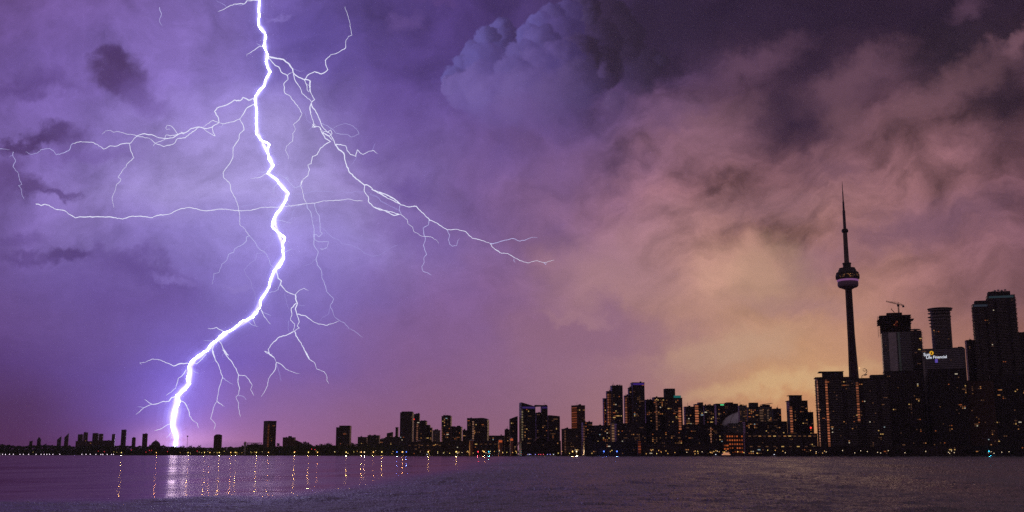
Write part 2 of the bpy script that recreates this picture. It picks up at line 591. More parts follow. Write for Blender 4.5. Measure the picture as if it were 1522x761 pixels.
def build_water():
    nprng = np.random.default_rng(3)
    # rings round the quay the viewer stands on: fine close by, coarser with distance
    r0, r1 = 60.0, 5200.0
    nr, na = 360, 1000
    t = np.linspace(0, 1, nr)
    inv = 1 / r0 + (1 / r1 - 1 / r0) * t
    rr = 1 / inv
    aa = np.radians(np.linspace(-36, 36, na))
    R, A = np.meshgrid(rr, aa, indexing='ij')
    X, Y = R * np.sin(A), R * np.cos(A)
    Z = np.zeros_like(X)
    # wind chop: many short-crested sine trains
    chop = np.zeros_like(X)
    for k in range(60):
        L = 0.6 * (1.085 ** k)
        if L > 24:
            break
        th = nprng.normal(0.25, 0.95 if L < 5 else 0.5)
        ph = nprng.uniform(0, 2 * pi)
        amp = 0.0046 * L * (1.0 if L < 8 else 8 / L)
        kx, ky = sin(th) * 2 * pi / L, cos(th) * 2 * pi / L
        chop += amp * np.sin(kx * X + ky * Y + ph)
    # rough patch: nearly everywhere on the right, edge running out to the north-east; calm water on the left
    wob = 0.5 * np.sin(X / 23.0 + 1.3) + 0.5 * np.sin(Y / 41.0 + X / 57.0)
    # edge in plan: from (-50, 215) running to (-30, 620)
    px_edge = -9.5 - 1350 / np.maximum(Y, 50) + (1.2 + Y * 0.004) * wob
    plan = 1 / (1 + np.exp(-(X - px_edge) / (1.2 + Y * 0.006)))
    near = 1 / (1 + np.exp((Y - 97 - 5 * np.sin(X / 6.0) - 3 * np.sin(X / 2.3 + 1)) / 2.5))
    rough = np.clip(plan + near, 0, 1)
    Z = chop * rough
    # broken slush and wavelets on the rough water, at every scale down to the mesh
    Z += rough * nprng.normal(0, 1, X.shape) * 0.17 * R * (aa[1] - aa[0])
    Z *= np.clip((R - 55) / 30, 0, 1)
    verts = np.stack([X, Y, Z], -1).reshape(-1, 3)
    idx = np.arange(nr * na).reshape(nr, na)
    q = np.stack([idx[:-1, :-1], idx[:-1, 1:], idx[1:, 1:], idx[1:, :-1]], -1).reshape(-1, 4)
    q = q[:, ::-1]
    # outer skirt of calm water: sideways, behind and on to the far horizon
    me = bpy.data.meshes.new('lake_water')
    me.vertices.add(len(verts))
    me.vertices.foreach_set('co', verts.astype(np.float32).ravel())
    me.loops.add(len(q) * 4)
    me.loops.foreach_set('vertex_index', q.astype(np.int32).ravel())
    me.polygons.add(len(q))
    me.polygons.foreach_set('loop_start', (np.arange(len(q)) * 4).astype(np.int32))
    me.polygons.foreach_set('loop_total', np.full(len(q), 4, np.int32))
    me.update()
    me.validate()
    me.polygons.foreach_set('use_smooth', [True] * len(me.polygons))
    at_r = me.attributes.new('chop', 'FLOAT', 'POINT')
    at_r.data.foreach_set('value', rough.astype(np.float32).ravel())
    return me


m_water, gg, out = new_mat('water')
b = gg.n.new('ShaderNodeBsdfGlossy')
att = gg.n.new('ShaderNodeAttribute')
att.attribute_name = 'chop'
tc = gg.n.new('ShaderNodeNewGeometry').outputs['Position']
wp = gg.rot(tc, radians(12))
patch = gg.noise(gg.vec('MULTIPLY', wp, (0.05, 0.009, 0)), 1.0, 5, 0.62)
patch2 = gg.noise(gg.vec('MULTIPLY', wp, (0.35, 0.045, 0)), 1.0, 4, 0.65)
SWELL = 0.45
WATER_R = (0.175, 0.30)
rbase = gg.math('ADD', WATER_R[0], gg.math('MULTIPLY', att.outputs['Fac'], WATER_R[1] - WATER_R[0]))
rr_ = gg.math('MULTIPLY', rbase, gg.math('ADD', gg.rng(patch, 0.3, 0.7, 0.55, 1.45), gg.math('MULTIPLY', gg.math('SUBTRACT', patch2, 0.5), 0.8)))
gg._in(b.inputs['Roughness'], gg.math('MAXIMUM', rr_, 0.03))
b.distribution = 'GGX'
gg._in(b.inputs['Color'], gg.mix(att.outputs['Fac'], (0.47, 0.335, 0.33, 1), (0.40, 0.375, 0.385, 1)))         # wave faces dim the reflection; dimming and zone tint are painted into this colour
rip = gg.noise(gg.vec('MULTIPLY', wp, (0.45, 0.75, 0.45)), 1.0, 5, 0.65)
long = gg.noise(gg.vec('MULTIPLY', tc, (0.012, 0.16, 0.1)), 1.0, 4, 0.6)     # low swells, crests across the view
swl = gg.n.new('ShaderNodeBump')
gg._in(swl.inputs['Height'], long)
swl.inputs['Distance'].default_value = 1.0
gg._in(swl.inputs['Strength'], SWELL)
bump = gg.n.new('ShaderNodeBump')
gg.l.new(swl.outputs[0], bump.inputs['Normal'])
gg._in(bump.inputs['Height'], rip)
bump.inputs['Distance'].default_value = 1.0
gg._in(bump.inputs['Strength'], gg.math('ADD', 0.02, gg.math('MULTIPLY', att.outputs['Fac'], 0.9)))
gg.l.new(bump.outputs[0], b.inputs['Normal'])
deep = gg.n.new('ShaderNodeBsdfDiffuse')
deep.inputs[0].default_value = (0.022, 0.012, 0.012, 1)
fr = gg.n.new('ShaderNodeFresnel')
fr.inputs[0].default_value = 1.33
gg.l.new(bump.outputs[0], fr.inputs['Normal'])
mx = gg.n.new('ShaderNodeMixShader')
gg.l.new(fr.outputs[0], mx.inputs[0])
gg.l.new(deep.outputs[0], mx.inputs[1])
gg.l.new(b.outputs[0], mx.inputs[2])
gg.l.new(mx.outputs[0], out.inputs[0])

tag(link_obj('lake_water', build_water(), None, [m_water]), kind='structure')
m_deep = surf('open_water', (0.012, 0.010, 0.018), 0.12, 0.1, 0.01, 0.5)
tag(MB().box(-6300, 6300, -2000, 7100, -9.0, -1.6).build('open_water', m_deep), kind='structure')

# ------------------------------------------------------------------ ground
m_ground = surf('dark_ground', (0.05, 0.046, 0.04), 0.9, 0.4, 0.05)
m_stone = surf('quay_stone', (0.16, 0.15, 0.14), 0.85, 0.35, 0.2)
GZ = 1.3
front, back = [], []
for px, y in SHORE:
    front.append((at(px, 676, y).x, y))
poly = front + [(6200, 1900), (6200, 7000), (-6200, 7000), (-6200, 4300)]
tag(MB().prism(poly, -3, GZ).build('ground', m_ground), kind='structure')
# the quay the viewer stands on
tag(MB().box(-40, 40, -60, -1.5, -3, 2.3).build('quay', m_stone), kind='structure')

# ------------------------------------------------------------------ lightning
BOLT_Y = 5200.0
HAZE = 2.2e-5      # per metre
TILE = {1: (300, 0), 2: (300, 130), 3: (0, 130), 4: (0, 200), 5: (300, 250), 6: (550, 280), 7: (300, 390), 8: (190, 520)}


def tpath(s):
    """'1: 10,20 30,40; 2: ...' : points noted in enlarged tiles of the sky"""
    out = []
    for seg in s.split(';'):
        k, pts = seg.split(':')
        ox, oy = TILE[int(k)]
        for p in pts.split():
            x, y = p.split(',')
            out.append((ox + float(x) / 5.0733, oy + float(y) / 5.0733))
    return out


MAIN = ("1: 437,-40 437,0 430,60 435,120 425,175 440,215 475,245 485,280 475,320 465,350 485,385 497,430 483,465 495,505 518,540 485,590 475,640 430,685 405,725;"
        "2: 400,90 412,160 410,230 413,300 410,350 440,390 510,430 492,480 505,540 540,585 515,620 495,650 545,680; 5: 570,90 600,135 655,190 635,240 600,300 560,350 540,390 530,440 575,485 625,525 608,570 610,630 618,680 595,730;"
        "7: 545,60 520,120 510,180 475,240 440,290 438,340 385,415 310,440 240,500 165,530 110,590 60,630; 8: 600,5 530,45 480,90 460,130 465,180 450,220 465,255 430,300 370,345 385,385 360,440 350,500 335,550 345,610 370,660 360,715 352,760")
BR = [  # path, width at the root and at the tip in photo px, brightness (0 faint .. 2 white)
    ("1: 430,0 390,2 340,5 320,30 280,28 245,30 190,55 155,75 120,88", 1.7, 1.0, 2), ("1: 320,30 300,38 260,35 235,40", .8, .6, 1), ("1: 185,50 150,25 105,5", .7, .4, 0),
    ("1: 460,350 430,352 400,375 370,395 340,410 337,430", 1.2, .7, 2), ("1: 445,345 425,335 412,325", .8, .5, 1),
    ("1: 497,425 540,435 615,448 660,485 685,520 690,550 720,575 770,600 805,603 818,612 815,640 818,690 835,725 850,750; 2: 850,92 832,105 825,118", 2.6, 2.2, 2),
    ("1: 770,600 790,640 795,680 808,695 820,650 800,640 785,625", 1.2, .9, 2),
    ("1: 775,600 795,570 850,540 900,558 920,550 950,525 935,490 932,455 970,415 1030,395 1085,360 1085,310 1105,275 1132,265 1122,215 1115,165 1098,110 1085,75 1080,48", 1.6, .7, 2),
    ("1: 500,430 505,440 555,495 580,505 600,545 645,570 650,600 618,630 625,700 660,720 685,755; 2: 720,135 755,195 735,240 690,280 705,315 685,350 685,405 640,440 630,475 655,520 652,545", 1.6, .8, 2),
    ("1: 645,570 665,552 688,545", 1.0, 1.0, 2), ("1: 690,560 705,610 740,660 755,705 820,758; 2: 828,112", 1.4, 1.3, 2), ("1: 695,520 740,540 780,535", .6, .4, 0),
    ("2: 825,118 815,145 820,200 840,250 845,290 890,300 905,340 960,365 985,400", 1.7, 1.6, 2),
    ("2: 825,118 830,140 870,200 895,260 905,290 940,330 970,350 985,380 1005,430", 1.8, 2.0, 2),
    ("2: 835,280 855,300 832,298 848,275 865,292", 1.3, 1.0, 2), ("2: 890,310 910,350 925,330 950,340 970,320 982,348 960,370 920,345 900,315", 1.4, 1.2, 2),
    ("2: 900,270 950,290 985,315 1010,345 1060,352 1100,355 1125,375 1185,350 1165,310 1120,280 1085,270 1030,285 990,310", .7, .5, 1),
    ("2: 780,190 790,245 830,275 845,285", .6, .5, 0), ("2: 830,300 812,318 795,330", .6, .4, 0),
    ("2: 905,340 915,355 930,385 970,408 930,430 890,465 870,505 835,520 825,575 800,585 812,620 800,665 765,690 750,735; 5: 755,90 745,130 760,180 768,225 790,262", 1.5, 1.1, 2),
    ("2: 1005,430 1045,430 1085,440 1095,475 1120,505 1160,520 1172,470 1190,490 1215,505 1260,480 1295,475 1325,500", 1.4, 1.3, 2),
    ("2: 1285,475 1300,440 1308,420", .5, .4, 0), ("2: 1170,520 1140,570 1118,600", .6, .4, 0),
    ("2: 1005,430 1035,470 1070,495 1085,570 1110,635 1165,690 1225,735; 5: 1245,125 1270,140 1290,165 1340,180 1400,205 1450,230 1490,270; 6: 10,8 60,25 130,50 185,80 235,125 300,140 350,135 390,180 440,225 450,240 500,260 545,290 580,312 640,308 720,325 770,375 830,388 905,415", 2.0, 1.4, 2),
    ("6: 905,415 920,440 980,485 1040,492 1085,520 1130,545 1190,562 1260,545 1320,560 1390,540", 1.2, .6, 2), ("6: 905,415 925,418 970,405 1020,390 1080,378 1130,398 1180,385 1230,368 1262,372", 1.2, .5, 1),
    ("5: 1225,125 1225,175 1255,215 1255,250 1300,295 1370,318 1450,355 1490,348; 6: 25,140 70,162 105,165 180,205 230,195 280,235 285,265 320,290 330,325 390,360 415,362 470,370 510,400 520,422", 1.4, .8, 2),
    ("6: 225,130 220,160 240,205", .7, .6, 1), ("6: 445,240 440,275 400,300 405,340 415,365 415,395 402,430 425,500 405,525 408,560 390,590 400,625 440,640 465,655", 1.0, .8, 1),
    ("6: 580,312 600,350 590,385 600,420 620,436 655,430 662,395 675,372", .9, .5, 1), ("6: 0,45 60,70 90,105 120,118 170,140 215,162", .6, .5, 0), ("6: 1085,530 1085,548 1095,560", .7, .6, 1), ("6: 1310,558 1325,575 1332,560", .7, .6, 1),
    ("4: 270,524 290,525 310,535 340,525 370,533 410,560 490,575 530,605 567,628 600,620 640,622 720,620 820,620 925,637 1000,615 1050,615 1135,627 1200,608 1280,598 1350,565 1415,550 1480,558; 5: 0,318 50,320 150,308 220,315 280,320 370,318 440,297 570,295 700,280 790,265 850,265 910,248 1050,240 1110,232 1160,245 1215,247", 1.5, 1.2, 2),
    ("5: 300,290 380,275 450,245 540,230 600,215 700,197 780,192 855,170 950,175 1020,182 1055,172 1110,182 1215,175 1250,180 1330,220 1350,245 1390,268 1440,295 1490,320", .6, .6, 0),
    ("2: 400,125 385,130 335,160 310,205 285,238 230,260 160,275 130,265", 1.6, 1.3, 2),
    ("2: 285,238 312,285 318,320 285,350 280,390 235,455 235,520 210,575 160,640 165,680 205,715; 5: 210,115 225,180 255,230 275,290 285,350 285,425 320,455 360,510", 1.2, .9, 2),
    ("5: 360,510 335,520 335,550 300,580 250,605 240,635 200,650 190,690 150,725; 7: 130,75 90,85 85,130 75,170", .9, .5, 1),
    ("5: 360,510 400,555 430,605 475,635 510,690 515,725 545,755", .9, .8, 1), ("5: 470,635 410,645 405,690 365,715 330,755; 7: 320,55 330,90 370,140 375,180 400,225 405,270 395,320 410,355", .6, .5, 0),
    ("5: 790,265 715,290 680,340 685,375 640,410 600,450 560,510 520,575 480,600 470,635", .6, .5, 0), ("2: 490,645 455,670 420,682 365,685", 1.0, .6, 2),
    ("2: 745,740 700,758 660,715 645,695 632,685 645,675 655,692 640,690 580,650 570,670", .9, .5, 1),
    ("5: 790,262 795,300 820,330 835,400 845,450 848,500 845,580 878,630 862,680 870,730 895,760; 7: 900,60 905,110 925,165 945,225 995,275 968,330 990,380 1000,410 1040,440 1080,460 1110,500 1150,515 1190,550 1215,565", 1.0, .5, 1),
    ("5: 850,265 862,325 885,355 892,430 893,480 910,490 880,518 865,500 840,500 855,540 880,555 955,553 945,595 915,610 890,605 905,618 930,605", .9, .8, 1), ("5: 930,605 955,615 975,630", .5, .4, 0),
    ("5: 893,440 930,470 980,520 1030,540 1060,570 1125,578 1190,610 1230,645 1290,663 1350,650 1420,605 1480,575", .6, .4, 0), ("5: 862,680 830,715 795,728 760,740", .6, .4, 0),
    ("7: 900,60 912,85 903,120", .5, .5, 0), ("7: 968,330 955,390 915,410 890,445", .4, .3, 0),
    ("2: 395,80 355,97 310,75 290,100 245,95 190,130 115,155 95,180 125,230 130,265 75,300 40,310 0,303; 3: 1500,297 1440,310 1400,340 1350,350 1300,380 1240,387 1180,372 1140,355 1075,350 1040,362 1010,385 985,420 920,425 880,442 830,440 780,465 735,430 690,412 610,408 550,422", 1.8, 1.4, 2),
    ("2: 290,100 275,95 262,104 250,95", 1.3, 1.0, 2), ("2: 130,265 85,248 40,275 0,303", 1.2, 1.1, 2), ("2: 80,300 85,340 100,365 60,345 0,303", 1.2, 1.0, 2), ("2: 160,275 150,295 130,297 122,308", .7, .5, 1),
    ("3: 550,422 535,435 525,470 490,490 425,508 400,475 375,460 310,468 280,495 240,505 190,485", 1.0, .6, 1),
    ("3: 1522,300 1500,300 1440,345 1395,380 1340,385 1310,425 1275,435 1235,445 1170,420 1125,382 1060,372 1020,360 950,350 890,332 855,338 830,322 795,328 768,353", 1.4, .8, 2),
    ("3: 1350,350 1285,365 1250,358 1240,395 1170,422 1155,445", 1.0, .7, 2), ("3: 1340,350 1310,310 1290,290 1260,285 1250,305 1258,318 1275,312 1283,322", 1.0, .7, 2), ("3: 1420,330 1380,352 1365,335 1390,350", 1.3, 1.0, 2),
    ("3: 975,425 985,475 1010,530 960,575 950,600 920,630 890,675 912,690 900,715; 4: 880,375 870,420 845,480 860,555", 1.0, .6, 2),
    ("3: 0,463 40,465 75,470", .8, .5, 1), ("3: 100,485 95,510 117,550 98,600 140,650 148,700 165,730 140,740; 4: 160,410 165,450 182,490", .9, .5, 1), ("3: 95,510 78,518 65,530", .5, .3, 0),
    ("1: -320,55 -305,110 -320,150 -310,180 -295,198", .9, .7, 1),
    ("7: 560,65 575,120 600,140 595,170 640,220 705,245", 2.4, 2.0, 2), ("7: 705,245 712,290 722,310 705,350 715,385 735,450 720,480 735,495 690,522", 1.8, 1.5, 2),
    ("7: 712,308 675,345 678,400 668,435 700,465 690,520", 1.3, 1.2, 2), ("7: 705,245 735,210 770,195 805,212", 1.1, .7, 2), ("7: 730,320 755,328 785,325", .6, .4, 0),
    ("7: 718,390 780,402 830,440 880,465 935,475 990,460 1035,442", 1.4, .9, 2),
    ("7: 690,522 640,548 585,562 540,600 500,655 510,690 545,715; 8: 1030,10 1060,20 1070,38 1105,60 1120,95", 1.5, 1.2, 2),
    ("8: 1120,95 1110,150 1060,220 1055,270 1025,325 1005,355", 1.1, .6, 2), ("8: 1120,95 1150,105 1190,145 1240,165 1300,182", 1.1, .6, 2), ("8: 1125,110 1140,165 1155,240", .6, .4, 0), ("8: 1070,38 1085,30 1098,32", .6, .4, 1),
    ("7: 700,520 710,555 750,610 780,670 810,730; 8: 1335,10 1365,65 1410,100 1425,145 1480,165 1500,195 1500,230 1515,255", 1.5, .9, 2), ("7: 755,625 775,625", .5, .3, 0),
    ("7: 590,160 575,205 540,222 500,230", 1.0, .8, 1), ("7: 625,235 640,310 660,360", .5, .4, 0), ("7: 655,440 650,500 670,545", .5, .4, 0),
    ("7: 445,355 470,410 520,467", 1.2, .7, 2), ("7: 455,368 490,388 525,402", .7, .5, 1), ("7: 385,430 400,465 412,485", 1.0, .6, 2), ("7: 165,522 130,505 110,490 80,500 45,498", 1.3, .9, 2), ("7: 118,495 112,485", .7, .5, 1),
    ("7: 125,580 130,590 150,620 160,650 200,700; 8: 715,0 745,45 790,100 820,150 835,190 830,240 843,290 835,335 815,355 835,400 835,440 848,505", 1.5, .8, 2),
    ("8: 835,190 880,193 910,220 938,265 925,300 950,345", 1.1, .7, 2), ("8: 835,345 870,350 893,378", .8, .5, 1), ("8: 730,20 715,35 712,48", .5, .4, 0),
    ("7: 95,605 80,660 100,720; 8: 635,5 655,60 690,130 715,210 690,280 680,340 670,390 645,440 625,520 660,560 648,605", 1.4, .8, 2),
    ("8: 715,210 750,235 795,262", .9, .5, 1), ("8: 675,390 705,410 730,427", 1.0, .6, 2), ("8: 655,80 640,92 628,95", .5, .4, 0),
    ("8: 590,35 560,70 520,105 480,98", 1.2, 1.1, 2), ("8: 455,100 390,105 345,122 300,100 235,75 180,70 130,95 90,98 105,112", 1.6, .9, 2),
    ("8: 440,150 405,200 380,215 360,290 325,320 288,345", 1.4, .7, 2), ("8: 365,350 330,360 310,388 270,388 215,408 175,412 110,445 60,487", 1.9, .8, 2),
    ("8: 180,408 150,390 125,372", .9, .5, 2), ("8: 120,435 95,430 70,428", .7, .4, 1), ("8: 292,392 280,405 275,415", .6, .4, 0), ("8: 390,380 430,400 460,460 465,500 500,540 525,555 535,590", 1.6, .8, 2),
    ("8: 328,552 290,570 245,598 200,610", 1.3, .7, 2), ("8: 330,622 310,645 290,665", 1.0, .6, 2), ("8: 332,640 330,670", .8, .5, 1), ("8: 370,670 405,695", .9, .5, 1),
]
m_core = glow('lightning_core', (0.86, 0.86, 1.0), 11.0, True)
m_br = {2: glow('lightning_bright', (0.80, 0.81, 1.0), 1.12), 1: glow('lightning_dim', (0.60, 0.60, 1.0), 1.0), 0: glow('lightning_faint', (0.44, 0.40, 0.86), 1.0)}
PXM = BOLT_Y / FPX      # metres per photo pixel there


def depth_at(px, py, seed):
    return BOLT_Y + 260 * mnoise.noise(Vector((px / 90.0, py / 90.0, seed))) + 90 * mnoise.noise(Vector((px / 22.0, py / 22.0, seed + 5)))


def jag(path, amp, step, r):
    """the zigzag between the noted points"""
    out = [path[0]]
    for (x0, y0), (x1, y1) in zip(path, path[1:]):
        L = math.hypot(x1 - x0, y1 - y0)
        n = max(1, int(L / step))
        nx, ny = (-(y1 - y0) / L, (x1 - x0) / L) if L > 0 else (0, 0)
        for k in range(1, n):
            t = k / n
            d = r.uniform(-amp, amp)
            out.append((x0 + (x1 - x0) * t + nx * d, y0 + (y1 - y0) * t + ny * d))
        out.append((x1, y1))
    return out


def smooth_path(path, it=2):
    for _ in range(it):
        q = [path[0]]
        for a, b_ in zip(path, path[1:]):
            q.append((a[0] * .75 + b_[0] * .25, a[1] * .75 + b_[1] * .25))
            q.append((a[0] * .25 + b_[0] * .75, a[1] * .25 + b_[1] * .75))
        q.append(path[-1])
        path = q
    return path


foot = at(260, 661, BOLT_Y)
bolt = empty('lightning_bolt', (foot.x, foot.y, GZ), 0, 'forked violet-white lightning bolt striking down from the clouds behind the far shore', 'lightning')


def bolt_pts(path, seed):
    o = Vector((foot.x, foot.y, GZ))
    return [at(x, y, depth_at(x, y, seed)) - o for x, y in path]


br = random.Random(5)
mp = tpath(MAIN)
mpath = jag(mp, 0.9, 4.0, br)
mpts = bolt_pts(mpath, 0.0)
mrad = []
for (x, y) in mpath:
    w = 2.4 + 1.7 * min(1, max(0, (y - 480) / 120)) + 0.9 * mnoise.noise(Vector((y / 14.0, 2.0, 0)))
    if y < 90:
        w *= 0.85
    mrad.append(0.5 * w * PXM)
tb = MB()
tb.tube(mpts, mrad, 10)
tb.build('main_channel', m_core, bolt)
for i, (s, w0, w1, k) in enumerate(BR):
    p = tpath(s)
    p = jag(p, 0.55, 2.6, br)
    pts = bolt_pts(p, 0.0)
    n = len(pts)
    rad = [0.43 * PXM * (w0 + (w1 * .6 - w0) * j / (n - 1)) * (1.0 + 0.2 * br.uniform(-1, 1) + 0.45 * mnoise.noise(Vector((j * .16, i * 3.1, 7)))) for j in range(n)]
    rad[-1] *= 0.4
    t_ = MB()
    t_.tube(pts, rad, 6)
    t_.build('branch', m_br[k], bolt)
# short twigs the channel throws off
tw = random.Random(17)
for k in range(11):
    j = tw.randrange(int(len(mpath) * .30), int(len(mpath) * .97))
    x, y = mpath[j]
    side = tw.choice((-1, 1))
    p = [(x, y)]
    a_ = tw.uniform(.15, 1.0)
    for _ in range(tw.randint(3, 6)):
        a_ += tw.uniform(-.5, .5)
        L = tw.uniform(2.5, 5.5)
        x, y = x + side * L * cos(a_), y + L * sin(a_)
        p.append((x, y))
    pts = bolt_pts(p, 0.0)
    MB().tube(pts, [0.5 * PXM * (1.0 - .75 * q / (len(p) - 1)) for q in range(len(p))], 6).build('branch', m_br[1], bolt)
# halo round the main channel: added glowing tubes standing in for lens bloom and scatter
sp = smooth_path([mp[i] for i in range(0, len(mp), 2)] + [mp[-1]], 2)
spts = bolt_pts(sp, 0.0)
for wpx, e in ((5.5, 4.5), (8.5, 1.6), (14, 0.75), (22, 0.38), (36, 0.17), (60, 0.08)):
    m, gg, out = new_mat('bloom_halo')
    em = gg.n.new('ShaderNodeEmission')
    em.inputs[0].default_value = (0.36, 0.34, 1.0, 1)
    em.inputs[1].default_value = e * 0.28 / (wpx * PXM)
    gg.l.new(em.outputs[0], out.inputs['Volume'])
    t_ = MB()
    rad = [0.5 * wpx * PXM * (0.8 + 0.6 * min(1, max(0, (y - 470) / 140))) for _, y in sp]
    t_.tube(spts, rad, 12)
    t_.build('bloom_sheath', m, bolt)

# ------------------------------------------------------------------ materials of the city
W_DARK = facade('dark_glass_wall', (0.036, 0.021, 0.021))
W_BRICK = facade('brown_brick_wall', (0.075, 0.034, 0.026), bay=3.2, floor=3.1, wf=0.5, hf=0.5)
W_CONC = facade('concrete_wall', (0.11, 0.095, 0.09), bay=4.0, floor=3.1, wf=0.6, hf=0.5)
W_GREY = facade('grey_glass_wall', (0.19, 0.165, 0.19), bay=1.8, floor=3.6, wf=0.8, hf=0.7)
W_PALE = facade('pale_panel_wall', (0.24, 0.20, 0.19), bay=3.0, floor=3.4, wf=0.45, hf=0.45)
WALLS = {'d': W_DARK, 'b': W_BRICK, 'c': W_CONC, 'g': W_GREY, 'p': W_PALE}
M_ROOF = surf('roof_dark', (0.04, 0.035, 0.035), 0.9)
M_SLAB = surf('slab_concrete', (0.38, 0.32, 0.33), 0.8)
M_STEEL = surf('dark_steel', (0.035, 0.03, 0.03), 0.5, metal=0.3)
M_FRAME = surf('formwork', (0.06, 0.035, 0.028), 0.9)
WIN = [
    glow('window_yellow', (1.0, 0.60, 0.20), 0.527), glow('window_warm', (1.0, 0.42, 0.14), 0.357), glow('window_orange', (1.0, 0.26, 0.08), 0.255),
    glow('window_dim', (0.9, 0.40, 0.18), 0.119), glow('window_white', (1.0, 0.85, 0.62), 0.51), glow('window_cool', (0.7, 0.9, 1.0), 0.34), glow('window_faint', (1.0, 0.45, 0.25), 0.06)]
WIN_P = [9, 12, 13, 28, 4, 2, 38]
STRIP = {}


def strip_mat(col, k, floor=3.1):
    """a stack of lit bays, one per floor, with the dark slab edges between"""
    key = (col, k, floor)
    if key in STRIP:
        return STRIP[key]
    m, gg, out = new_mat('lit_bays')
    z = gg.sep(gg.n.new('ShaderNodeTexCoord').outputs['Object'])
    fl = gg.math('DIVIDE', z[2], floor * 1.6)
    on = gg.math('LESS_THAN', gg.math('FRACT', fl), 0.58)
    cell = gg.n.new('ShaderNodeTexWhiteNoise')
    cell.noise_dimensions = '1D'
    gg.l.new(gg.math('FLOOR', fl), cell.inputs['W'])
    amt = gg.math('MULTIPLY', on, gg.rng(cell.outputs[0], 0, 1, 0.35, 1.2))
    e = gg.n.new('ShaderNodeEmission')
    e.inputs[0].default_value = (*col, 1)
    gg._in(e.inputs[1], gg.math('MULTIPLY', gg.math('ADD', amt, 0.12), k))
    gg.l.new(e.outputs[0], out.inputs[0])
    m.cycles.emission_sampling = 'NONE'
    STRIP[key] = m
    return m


ORANGE = (1.0, 0.30, 0.14)
PINK = (0.9, 0.36, 0.22)
wb = MB().box(-1.05, 1.05, -0.12, 0.0, -0.85, 0.85)
WIN_ME = []
for m in WIN:
    WIN_ME.append(wb.mesh('lit_window', m))
wb2 = MB().box(-2.4, 2.4, -0.12, 0.0, -0.8, 0.8)
WIN_WIDE = [wb2.mesh('lit_window', m) for m in WIN]

SPECS = []      # every building: filled first so that lit windows hidden by nearer buildings are not made


def B(name, label, cat, x0, x1, yt, Y, wall='d', **o):
    SPECS.append(dict(name=name, label=label, cat=cat, x0=x0, x1=x1, yt=yt, Y=Y, wall=wall, o=o))


def pix(p):
    """world point -> photo pixel"""
    q = Vector((p.x, p.y, p.z - CAM_H))
    f = q.y * cos(PITCH) + q.z * sin(PITCH)
    u = -q.y * sin(PITCH) + q.z * cos(PITCH)
    return PW / 2 + FPX * q.x / f, PH / 2 - FPX * u / f


T, O, L_ = 'apartment_tower', 'office_block', 'low_building'
# far shore, beyond the bolt to the west
FG = 'far towers on the western shore'
B('apartment_tower', 'short dim tower farthest west in the hazy far skyline', 'tower', 43, 47.5, 656, 4500, 'b', lit=0)
B('apartment_tower', 'short dim tower with a narrower top just west of the two sail-shaped towers', 'tower', 54.5, 60, 653, 4500, 'b', lit=0, pent=(0.2, 0.75, 2.5))
B('sail_tower', 'lower of two slim sail-shaped towers with slanted tops on the far shore', 'tower', 84.5, 90.5, 648.5, 4400, 'b', lit=0, slant=5)
B('sail_tower', 'taller of two slim sail-shaped towers with slanted tops on the far shore', 'tower', 95.5, 101.5, 644, 4400, 'b', lit=0, slant=6)
B('apartment_tower', 'lower western tower of the far pair on a shared podium behind the arch footbridge', 'tower', 115, 122.5, 646, 4400, 'b', lit=1)
B('apartment_tower', 'taller eastern tower of the far pair west of the arch footbridge', 'tower', 123.6, 130, 643, 4400, 'b', lit=2)
B('low_building', 'long low slab joining the far towers west of the arch footbridge', 'building', 112, 137.5, 656, 4380, 'b', lit=2, D=20)
B('apartment_tower', 'wide far tower with rounded top right behind the arch footbridge', 'tower', 136.6, 145.5, 643.5, 4420, 'b', lit=4, rnd=1.5)
B('apartment_tower', 'narrower far tower close beside the wide rounded one above the arch footbridge', 'tower', 146.5, 152.8, 644.5, 4420, 'b', lit=2, rnd=1)
B('low_building', 'stepped far slab block east of the arch footbridge', 'building', 137.8, 168, 655, 4395, 'b', lit=3, D=20)
B('apartment_tower', 'slim far tower rising from the east end of the stepped slab', 'tower', 165.8, 170.5, 645.6, 4370, 'b', lit=1)
B('apartment_tower', 'tallest slender far tower standing alone above the yellow shore lamp', 'tower', 179.7, 187, 639, 4100, 'b', lit=1)
B('apartment_tower', 'small plain far tower between two taller lone towers', 'tower', 195.5, 201, 651, 4100, 'b', lit=0)
B('apartment_tower', 'lone far tower nearest the bolt on its west side', 'tower', 211, 218.6, 645, 4100, 'b', lit=1)
B('domed_hall', 'low dark hall with a small dome and spire beside the foot of the bolt', 'hall', 219, 240, 664, 4000, 'b', lit=2, dome=True, D=25)
B('apartment_tower', 'lone dark tower with chamfered top east of the thin mast', 'tower', 317, 329, 645.5, 3650, 'b', lit=3, cham=2.5)
B('apartment_tower', 'lone tall brick tower with an orange-lit flank and open roof storey', 'tower', 390.5, 409, 628, 3300, 'b', lit=7, strips=[(-0.49, -0.30, 0.02, .97, (0.55, .15, .06), .16)], phi=24, open_top=True)
B('hillside_block', 'broad dark block with stepped roof and one bright row of yellow windows', 'building', 419, 438, 650.5, 3250, 'b', lit=4, pent=(0.45, 0.68, 2), rows=[(0.36, 5)])
B('low_building', 'dark gabled block sloping down east of the block with the yellow window row', 'building', 438, 449, 654, 3280, 'b', lit=1, slant=-4)
B('warehouse', 'low warehouse with a faint bright loading bay under the block with a yellow window row', 'building', 424, 437, 664, 3150, 'c', lit=0, D=20)
B('low_building', 'low row of flat-roofed sheds beyond the grey arched frame', 'building', 366, 392, 661, 3330, 'b', lit=2, D=20)
B('apartment_tower', 'square dark block standing apart at the west end of the nearer skyline', 'building', 498.5, 521.2, 632.5, 2900, 'd', lit=14, pent=(0.25, 0.95, 0), notch=(0.0, 0.22, 2.5))
B('low_building', 'low dark block with a flat roof east of the square lone block', 'building', 531, 546, 650, 2850, 'd', lit=5, D=22)
